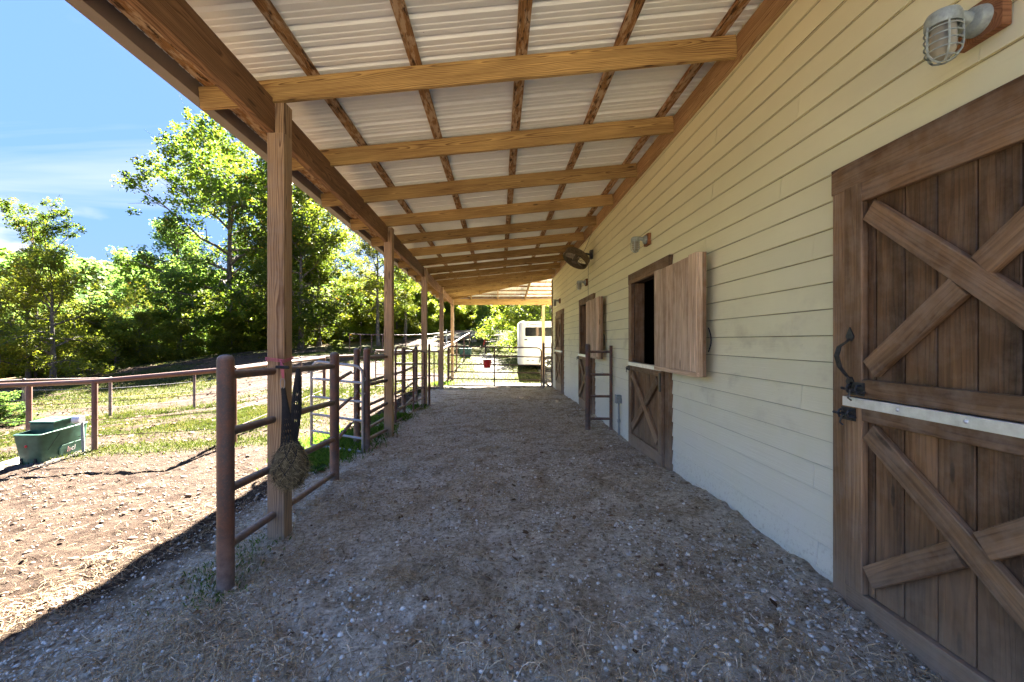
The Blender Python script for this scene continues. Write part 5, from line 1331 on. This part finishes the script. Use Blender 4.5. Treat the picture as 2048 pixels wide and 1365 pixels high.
# tufts of matted hay
cl_ = []
for (cx, cy, r_, m_) in ((-.62, 2.75, .12, 260), (-.42, 2.95, .16, 240), (-1.35, 2.0, .28, 500), (1.05, 2.35, .12, 200), (-1.1, 1.55, .3, 500), (-1.75, 2.35, .22, 420), (-1.6, 3.1, .25, 360), (.9, 1.5, .14, 160), (-1.45, 4.2, .25, 300)):
    cl_.append(np.stack([rng.normal(cx, r_, m_), rng.normal(cy, r_ * .6, m_)], -1))
P = np.vstack(cl_); P[:, 0] = np.clip(P[:, 0], -3, 1.9)
Vc, Fc, Tc = straws(P, rng.uniform(.04, .15, len(P)), rng.uniform(.0007, .0016, len(P)), None, np.clip(rng.normal(.4, .25, len(P)), 0, 1), lift=.012)
VV = np.vstack([Va, Vb, Vc]); FF = np.vstack([Fa, Fb + len(Va), Fc + len(Va) + len(Vb)])
o = link('straw', fast_mesh('straw', VV, FF, np.concatenate([Ta, Tb, Tc])), M['straw']); o['kind'] = 'stuff'; o['label'] = 'loose straw and hay strewn over the ground'
# fallen leaves
def litter(n, x0, x1, y0, y1, dens, s0, s1):
    P = scatter_xy(n, x0, x1, y0, y1, dens); s = rng.uniform(s0, s1, n); a = rng.uniform(0, 6.283, n); til = rng.uniform(-.5, .5, (n, 2))
    pr = np.array([(-1, 0, 0), (-.3, -.55, .18), (.35, -.45, .12), (1, 0, .1), (.35, .45, .2), (-.3, .55, .05)])
    v = pr[None] * s[:, None, None]; x = v[..., 0] * np.cos(a)[:, None] - v[..., 1] * np.sin(a)[:, None]; y = v[..., 0] * np.sin(a)[:, None] + v[..., 1] * np.cos(a)[:, None]
    z = v[..., 2] + x * til[:, :1] + y * til[:, 1:] + s[:, None] * .45
    V = np.stack([x + P[:, :1], y + P[:, 1:], z + ground_z(P[:, 0], P[:, 1])[:, None]], -1).reshape(-1, 3)
    F = (np.array([(0, 1, 2, 3), (0, 3, 4, 5)])[None] + (np.arange(n) * 6)[:, None, None]).reshape(-1, 4)
    return V, F, np.repeat(rng.random(n), 2)
A = litter(500, -9, -1.5, 1.2, 9, None, .015, .035); B = litter(5000, -26, -2.8, 8, 33, lambda x, y: np.clip(fbm(x, y, .4, 3) * 2 - .5, .05, 1), .035, .07)
C3 = litter(28, -1.6, 1.6, 1.5, 6, None, .02, .035)
VV = np.vstack([A[0], B[0], C3[0]]); FF = np.vstack([A[1], B[1] + len(A[0]), C3[1] + len(A[0]) + len(B[0])])
o = link('fallen_leaves', fast_mesh('fallen_leaves', VV, FF, np.concatenate([A[2], B[2], C3[2]])), M['litter']); o['kind'] = 'stuff'; o['label'] = 'brown fallen leaves scattered over paddock and grass'
# grass
def blades(P, h, w):
    n = len(P); a = rng.uniform(0, 6.283, n); lean = rng.uniform(.1, .75, n); la = rng.uniform(0, 6.283, n)
    g0 = ground_z(P[:, 0], P[:, 1]) - .005
    bx_ = np.cos(a) * w; by = np.sin(a) * w; lx = np.cos(la) * lean * h; ly = np.sin(la) * lean * h
    V = np.stack([np.stack([P[:, 0] - bx_, P[:, 1] - by, g0], -1), np.stack([P[:, 0] + bx_, P[:, 1] + by, g0], -1),
                  np.stack([P[:, 0] + bx_ * .6 + lx * .4, P[:, 1] + by * .6 + ly * .4, g0 + h * .62], -1), np.stack([P[:, 0] + lx, P[:, 1] + ly, g0 + h * (1 - lean * .35)], -1)], 1).reshape(-1, 3)
    F = (np.array([(0, 1, 2, 3)])[None] + (np.arange(n) * 4)[:, None, None]).reshape(-1, 4)
    return V, F
def gdens(x, y):
    g_, v_, p_, l_ = cover(x, y); return np.clip(g_ * 1.2 - .2, 0, 1) * (1 - p_) * (1 - .9 * v_) * (1 - l_)
Pn = scatter_xy(60000, -13, -2.5, 5.5, 16, gdens); Pm = scatter_xy(60000, -30, -2.5, 14, 34, gdens); Pr = scatter_xy(26000, -2.6, 5, 17, 48, gdens)
sets = [(Pn, .055, .0055), (Pm, .085, .013), (Pr, .08, .012)]
VV = []; FF = []; TT = []; b0 = 0
for P_, h, w in sets:
    v, f_ = blades(P_, h * rng.uniform(.5, 1.4, len(P_)), w * rng.uniform(.6, 1.3, len(P_))); VV.append(v); FF.append(f_ + b0); b0 += len(v)
    TT.append(np.clip(fbm(P_[:, 0], P_[:, 1], .8, 3) + rng.normal(0, .22, len(P_)), 0, 1))
o = link('grass', fast_mesh('grass', np.vstack(VV), np.vstack(FF), np.concatenate(TT)), M['grassblade']); o['kind'] = 'stuff'; o['label'] = 'short sunlit paddock grass'
# green weeds by the posts
wl_ = []
for (cx, cy, r_, m_) in ((-1.98, 3.05, .13, 500), (-1.85, 2.75, .09, 200), (-1.95, 3.5, .1, 160), (-2.55, 5.9, .22, 700), (-2.7, 7.4, .35, 2400), (-2.35, 9.3, .2, 1000), (-2.5, 6.5, .25, 900), (-2.2, 8.1, .12, 400), (-2.45, 18, .3, 500), (-2.15, 11.0, .15, 300)):
    wl_.append(np.stack([rng.normal(cx, r_, m_), rng.normal(cy, r_ * 1.2, m_)], -1))
P_ = np.vstack(wl_); hh = np.where(P_[:, 1] > 5.5, .11, .035) * rng.uniform(.5, 1.5, len(P_)); v, f_ = blades(P_, hh, np.where(P_[:, 1] > 5.5, .004, .0025) * rng.uniform(.7, 1.6, len(P_)))
o = link('weeds', fast_mesh('weeds', v, f_, rng.random(len(P_)) * .9), M['weed']); o['kind'] = 'stuff'; o['label'] = 'green weeds growing around the fence posts'
# broad leaved plant behind the first panel
pl = empty('broadleaf_weed', (-2.35, 5.45, gz(-2.35, 5.45)), 'bright green broad-leaved weed growing behind the first pipe panel', 'plant')
for k in range(16):
    a = k * 2.4; el = random.uniform(.15, .7); L = random.uniform(.10, .19); d = Vector((math.cos(a) * math.cos(el), math.sin(a) * math.cos(el), math.sin(el))); s_ = Vector((-d.y, d.x, 0)).normalized() * L * .26
    mb = MB(); p = d * .03; mb.add([tuple(p), tuple(p + d * L * .45 + s_ + Vector((0, 0, .01))), tuple(p + d * L - Vector((0, 0, .03))), tuple(p + d * L * .45 - s_ + Vector((0, 0, .01))), tuple(p + d * L * .5 - Vector((0, 0, .012)))], [(0, 4, 1), (1, 4, 2), (2, 4, 3), (3, 4, 0)])
    o = mb.build('leaf', M['weed'], pl)

# ------------------------------------------------------------------ trees
def tree_meshes(name, seed, H, trunk_r, crown_lo, crown_r, n_limb, clumps, per, leaf, droop=0.1, shape='round', bare=0.0, lean=0.03, clump_r=.42):
    g = np.random.default_rng(seed); mb = MB()
    ht = H * .86; k = 9; path = []; cx = cy = 0.0
    for i in range(k):
        t = i / (k - 1); cx += g.normal(0, lean) * H * .08; cy += g.normal(0, lean) * H * .08; path.append(Vector((cx, cy, ht * t - (.3 if i == 0 else 0))))
    rad = [trunk_r * (1.45 if i == 0 else (1.0 - .86 * (i / (k - 1)) ** .9)) for i in range(k)]
    path.insert(1, Vector((path[0].x, path[0].y, .35))); rad.insert(1, trunk_r * 1.02)
    mb.tube(path, rad, 12)
    def at(t):
        f = np.clip(t * (k - 1), 0, k - 1.001); i = int(f); return path[i + 1].lerp(path[i + 2], f - i) if i + 2 < len(path) else path[-1], rad[min(i + 1, len(rad) - 1)]
    centers = []
    lo = crown_lo * H
    def env(z):
        u = np.clip((z - lo) / (H - lo), 0.0, 1.0)
        if shape == 'cone': return crown_r * (1 - u * .93)
        if shape == 'vase': return crown_r * (.45 + .55 * math.sin(math.pi * min(1, u * .9 + .1)))
        return crown_r * (max(0.0, 1 - ((u - .36) / .66) ** 2)) ** .5 if u > .36 else crown_r * (.62 + .38 * math.sin(u / .36 * math.pi / 2))
    for j in range(n_limb):
        u = (j + g.random() * .9) / n_limb; t = crown_lo * .95 + (.97 - crown_lo * .95) * u ** 1.05; t = min(t, .97)
        p, r0 = at(t); az = j * 2.39996 + g.normal(0, .4)
        if shape == 'vase': el = R(48) + g.normal(0, .22)
        elif shape == 'cone': el = R(5 + 25 * u)
        else: el = R(2 + 62 * u ** 1.3) + g.normal(0, .20)
        d = Vector((math.cos(az) * math.cos(el), math.sin(az) * math.cos(el), math.sin(el)))
        # length so that the limb reaches the crown envelope
        L = crown_r * .25
        for _ in range(40):
            q_ = p + d * L
            if math.hypot(q_.x, q_.y) > env(q_.z) or q_.z > H: break
            L += crown_r * .04
        L *= g.uniform(.72, 1.14)
        pts = [p]; m_ = 7; q = p.copy(); dd = d.copy()
        for i in range(m_):
            dd = (dd + Vector((g.normal(0, .20), g.normal(0, .20), g.normal(0, .13) - droop * (i / m_)))).normalized(); q = q + dd * (L / m_); pts.append(q.copy())
        rl = [max(.012, min(r0 * .6, trunk_r * .42) * (1 - .88 * i / m_)) for i in range(m_ + 1)]
        mb.tube(pts, rl, 6, cap=False)
        nsub = int(max(4, 9 * L / crown_r + 3))
        for s in range(nsub):
            f = .18 + .82 * (s + g.random() * .7) / nsub; f = min(f, .999); i = min(int(f * m_), m_ - 1); b0 = pts[i].lerp(pts[i + 1], f * m_ - i)
            sd_ = (pts[i + 1] - pts[i]).normalized(); side = sd_.cross(Vector((0, 0, 1))); side = side if side.length > .1 else Vector((1, 0, 0)); side.normalize()
            upw = side.cross(sd_); roll = g.uniform(-1.2, 1.2)
            sdir = (sd_ * g.uniform(.2, .8) + (side * math.cos(roll) + upw * math.sin(roll) * 1.1) * (1 if s % 2 else -1) * g.uniform(.6, 1.1)).normalized(); SL_ = crown_r * g.uniform(.16, .34) * (1.15 - f * .45)
            e1 = b0 + sdir * SL_ * .5 + Vector((0, 0, g.normal(0, .10) * SL_)); e2 = b0 + sdir * SL_ + Vector((0, 0, -droop * SL_ * .7))
            mb.tube([b0, e1, e2], [rl[i] * .45 + .004, rl[i] * .28 + .004, .006], 4, cap=False)
            if g.random() < bare: continue
            for c in range(clumps):
                w = g.uniform(.2, 1.1); gv_ = np.clip(g.normal(0, 1, 3), -1.3, 1.3); centers.append(tuple(b0.lerp(e2, w) + Vector((gv_[0] * .24, gv_[1] * .24, gv_[2] * .28)) * SL_))
        centers.append(tuple(pts[-1].lerp(pts[-2], .3)))
    tme = mesh(name + '_wood', mb.V, mb.F, True)
    C = np.array(centers); rad_ = np.hypot(C[:, 0], C[:, 1]); C = C[(rad_ < crown_r * 1.06) & (C[:, 2] < H * .97)]
    nb_ = (((C[:, None] - C[None]) ** 2).sum(-1) < (clump_r * 2.6) ** 2).sum(1); C = C[nb_ >= 6]; nC = len(C); ct = g.normal(0.45, .2, nC); rr = clump_r * g.uniform(.55, 1.3, nC)
    n = nC * per; ci = np.repeat(np.arange(nC), per)
    off = g.normal(0, 1, (n, 3)); off /= np.linalg.norm(off, axis=1)[:, None] + 1e-6; off *= (g.random(n) ** .5)[:, None]; off[:, 2] *= .80
    Pp = C[ci] + off * rr[ci][:, None]
    az = g.uniform(0, 6.283, n); pitch = g.normal(-.25, .45, n); roll = g.normal(0, .7, n)
    d = np.stack([np.cos(az) * np.cos(pitch), np.sin(az) * np.cos(pitch), np.sin(pitch)], -1)
    s0 = np.stack([-np.sin(az), np.cos(az), np.zeros(n)], -1); u0 = np.cross(d, s0); s = s0 * np.cos(roll)[:, None] + u0 * np.sin(roll)[:, None]; nn = np.cross(d, s)
    L = leaf * g.uniform(.6, 1.3, n)[:, None]; Wd = L * .36
    V = np.stack([Pp, Pp + d * L * .5 + s * Wd + nn * L * .08, Pp + d * L, Pp + d * L * .5 - s * Wd + nn * L * .08], 1).reshape(-1, 3)
    F = np.arange(n * 4).reshape(-1, 4)
    tint = np.clip(ct[ci] + g.normal(0, .16, n), 0, .92); tint[g.random(n) < .02] = 1.0
    return tme, fast_mesh(name + '_leaves', V, F, tint)

PROTO = {}
def proto(key, leafmat, **kw):
    t, l = tree_meshes(key, **kw); t.materials.append(M['bark']); l.materials.append(M[leafmat]); PROTO[key] = (t, l)
proto('oak_big', 'leaf_mid', seed=1, H=18.5, trunk_r=.30, crown_lo=.20, crown_r=8.4, n_limb=32, clumps=4, per=38, leaf=.225, droop=.12, clump_r=.56)
proto('oak_mid', 'leaf_mid', seed=2, H=12.5, trunk_r=.24, crown_lo=.15, crown_r=5.2, n_limb=26, clumps=4, per=28, leaf=.19, droop=.30, clump_r=.46)
proto('oak_dark', 'leaf_dark', seed=3, H=13, trunk_r=.26, crown_lo=.13, crown_r=4.9, n_limb=24, clumps=4, per=28, leaf=.19, droop=.12, clump_r=.48)
proto('pale_tree', 'leaf_light', seed=4, H=9, trunk_r=.17, crown_lo=.08, crown_r=4.3, n_limb=24, clumps=4, per=24, leaf=.155, droop=.25, clump_r=.42)
proto('sparse_tree', 'leaf_mid', seed=15, H=14, trunk_r=.17, crown_lo=.50, crown_r=4.2, n_limb=9, clumps=3, per=34, leaf=.17, droop=.02, shape='vase', clump_r=.36, lean=.05, bare=.25)
proto('tall_trunk', 'leaf_light', seed=6, H=19, trunk_r=.28, crown_lo=.33, crown_r=5.4, n_limb=24, clumps=4, per=27, leaf=.20, droop=.15, clump_r=.50)
proto('shrub', 'leaf_light', seed=7, H=3.0, trunk_r=.06, crown_lo=.05, crown_r=1.8, n_limb=16, clumps=3, per=40, leaf=.12, droop=.1, clump_r=.32)
proto('cedar', 'leaf_dark', seed=8, H=6, trunk_r=.13, crown_lo=.07, crown_r=2.2, n_limb=26, clumps=3, per=44, leaf=.11, droop=.1, shape='cone', clump_r=.28)

def tree(key, x, y, label, sc=1.0, rot=None, group=None, name='oak_tree', zs=1.0, cat='tree', lean=(0, 0)):
    t, l = PROTO[key]; z = float(base_z(np.array([x]), np.array([y]))[0])
    e = empty(name, (x, y, z), label, cat, group); e.rotation_euler = (lean[0], lean[1], rot if rot is not None else random.uniform(0, 6.28)); e.scale = (sc, sc, sc * zs)
    link('trunk', t, None, e); link('crown', l, None, e); return e
# individually recognisable trees
tree('oak_big', -24.4, 38.5, 'tallest spreading oak left of the nearest wooden post, its top under the gutter', 1.14, .4)
tree('oak_big', -19.4, 40.5, 'large oak behind the nearest wooden post, right neighbour of the tallest one', .90, 3.4)
tree('oak_dark', -28.2, 37.5, 'dark green oak at the left edge of the big oak, at the pasture edge', .98, 1.2)
tree('oak_mid', -16.4, 35.2, 'light green oak with drooping low branches seen between the first two wooden posts', 1.0, 2.1, zs=1.0)
tree('oak_mid', -15.6, 37.0, 'slender oak standing just right of and behind the low-branched light green one', .82, 4.4)
tree('tall_trunk', -10.3, 36.4, 'tall grey-trunked tree behind the distant pen, left of the second wooden post', .60, .9)
tree('tall_trunk', -8.9, 40.5, 'tall grey-trunked tree right of the second wooden post', .62, 3.3)
tree('tall_trunk', -9.0, 54.0, 'tall thin-trunked tree far up the slope, beside the third wooden post', .72, 5.0)
tree('pale_tree', -25.6, 24.5, 'bushy yellow-green tree filling the lower left edge', .86, 1.0)
tree('pale_tree', -29.8, 27.0, 'yellow-green tree at the far left edge behind the bushy one', .8, 2.2)
tree('pale_tree', -26.6, 31.5, 'small yellow-green tree between the bushy left tree and the dark oak', .45, 3.9)
tree('sparse_tree', -33.6, 31.0, 'tall sparse tree with bare forked limbs against the sky at far left', .93, 2.6)
tree('pale_tree', 3.6, 29.5, 'bright green leafy tree behind the white trailer', .95, .5)
tree('pale_tree', 1.9, 33.5, 'light green tree left of and behind the white trailer', .9, 3.1)
tree('cedar', -1.6, 42.5, 'dark bushy cedar on the rise seen over the far gate', .62, .8, name='cedar_tree')
tree('tall_trunk', -2.0, 47.0, 'tall trunk rising behind the dark cedar beyond the far gate', .62, 2.3)
tree('cedar', -12.6, 10.4, 'small dark cedar bush beside the fence at the left edge', .30, 1.3, name='cedar_tree') if False else None
e = tree('cedar', -14.4, 12.2, 'low dark green bush by the fence post at the left edge', .42, 1.3, name='cedar_bush', zs=.45, cat='bush')
e = tree('shrub', -12.6, 33.2, 'low yellow-green bush at the foot of the oaks left of the pen', .42, 1.3, name='yellow_bush', zs=.6, cat='bush')
# woodland edge and the woods behind
keys = ['oak_mid', 'oak_dark', 'tall_trunk', 'oak_mid', 'pale_tree']
k = 0; placed = []
def far_enough(x, y, d):
    return all((x - a) ** 2 + (y - b_) ** 2 > d * d for a, b_ in placed)
grp = 'woodland trees behind the pasture'
lab = 'leafy woodland tree in the crowded woods behind the pasture'
g5 = np.random.default_rng(21)
tries = 0
while k < 84 and tries < 6000:
    tries += 1
    y = g5.uniform(37, 84); x = g5.uniform(-1.22 * y, .12 * y + 3)
    # keep the view corridor to the hill and the open slope clear
    edge_y = 41.5 if x < -13 else (43 if x < -6 else 52)
    ang = x / y
    if ang < -.72: edge_y = 46
    if y < edge_y: continue
    if -1.04 < ang < -.86:
        sc_ = .42 if y > 45 else .36
    elif ang <= -1.04: sc_ = g5.uniform(.42, .6)
    else: sc_ = g5.uniform(.62, 1.0)
    if not far_enough(x, y, 3.9): continue
    placed.append((x, y)); key = keys[k % len(keys)]
    if -1.04 < ang < -.86: key = 'pale_tree' if k % 2 else 'oak_dark'
    if x < -13 and y < 46 and k % 3 == 0: sc_ *= .7
    HH = dict(oak_mid=12.5, oak_dark=13, tall_trunk=19, pale_tree=9)[key]
    frac = .085 if -1.04 < ang < -.86 else .16
    want = 1.5 + frac * y * g5.uniform(.72, 1.05) - float(base_z(np.array([x]), np.array([y]))[0])
    sc_ = want / HH
    tree(key, x, y, lab, sc_, g5.uniform(0, 6.28), group=grp, name='woodland_tree'); k += 1
# understorey shrubs along the wood edge
k = 0; tries = 0; placed2 = []
while k < 90 and tries < 5000:
    tries += 1; y = g5.uniform(34, 62); x = g5.uniform(-1.2 * y, .1 * y)
    ey = 39.0 if x < -16 else (41 if x < -7 else 50)
    if y < ey or y > ey + 16: continue
    if any((x - a) ** 2 + (y - b_) ** 2 < 1.6 for a, b_ in placed2): continue
    placed2.append((x, y)); tree('shrub', x, y, 'undergrowth shrub along the shaded edge of the woods', g5.uniform(.8, 1.7), g5.uniform(0, 6.28), group='undergrowth shrubs at the wood edge', name='shrub', cat='shrub'); k += 1
for (x, y, s_) in ((-27, 30, 1.1), (-29, 31.5, 1.3), (-31.5, 29, 1.2), (-24.6, 33, 1.0), (-34, 33, 1.5), (-28.3, 34.5, 1.4), (-36, 37, 1.6), (-22.8, 36.4, 1.0)):
    tree('shrub', x, y, 'undergrowth shrub along the shaded edge of the woods', s_, g5.uniform(0, 6.28), group='undergrowth shrubs at the wood edge', name='shrub', cat='shrub')

# far hill woodland as one mass
def far_woods():
    g = np.random.default_rng(33); n = 16000
    az = g.uniform(R(-62), R(12), n); d = g.uniform(120, 330, n)
    def hh(a, dd): return np.interp(dd, [100, 135, 190, 260, 330], [-6, -8, -2, 24, 42])
    x = np.sin(az) * d; y = np.cos(az) * d; z = hh(az, d)
    VV = []; FF = []; TT = []
    per = 16; N_ = n * per; ci = np.repeat(np.arange(n), per); off = g.normal(0, 1, (N_, 3)); off /= np.linalg.norm(off, axis=1)[:, None]; off *= (g.uniform(2.2, 4.4, n)[ci])[:, None]; off[:, 2] = np.abs(off[:, 2]) * 1.25 + 1.0
    c = np.stack([x, y, z], -1)[ci] + off; t = off / np.linalg.norm(off, axis=1)[:, None]
    a = g.normal(0, 1, (N_, 3)); s = np.cross(t + a * .5, a); s /= np.linalg.norm(s, axis=1)[:, None]; u = np.cross(t + a * .4, s); u /= np.linalg.norm(u, axis=1)[:, None]; q = g.uniform(.7, 1.6, N_)[:, None]
    V = np.stack([c - s * q, c - u * q, c + s * q, c + u * q], 1).reshape(-1, 3)
    tint = np.clip(g.normal(.4, .2, n)[ci] + g.normal(0, .1, N_), 0, .9)
    o = link('far_woodland', fast_mesh('far_woodland', V, np.arange(N_ * 4).reshape(-1, 4), tint), M['leaf_dark']); o['kind'] = 'stuff'; o['label'] = 'distant wooded hillside seen in the gap between the trees'
far_woods()

# weathered logs heaped on the rise
lg = empty('log_pile', (-3.6, 40.0, gz(-3.6, 40)), 'long heap of grey weathered logs and brush on the rise beyond the far gate', 'log pile'); ofl = -Vector(lg.location)
for i in range(26):
    x = -6.2 + 4.2 * random.random(); y = 39.6 + random.uniform(-.5, .6); z = gz(x, y) + .12 + random.uniform(0, .55); L = random.uniform(1.2, 3.0); a = random.gauss(.1, .3)
    MB().tube([tuple(Vector((x, y, z)) + ofl), tuple(Vector((x + L * math.cos(a) * .5, y + L * math.sin(a) * .3, z + random.uniform(-.1, .2))) + ofl), tuple(Vector((x + L * math.cos(a), y + L * math.sin(a) * .6, z + random.uniform(-.15, .35))) + ofl)], [random.uniform(.05, .12)] * 2 + [.04], 7).build('log', M['greylog'], lg, True)
MB().tube([tuple(Vector((-2.35, 39.5, gz(-2.35, 39.5) - .1)) + ofl), tuple(Vector((-2.45, 39.5, gz(-2.35, 39.5) + .6)) + ofl), tuple(Vector((-2.4, 39.5, gz(-2.35, 39.5) + 1.0)) + ofl)], [.30, .22, .16], 9).build('stump', M['greylog'], lg, True)
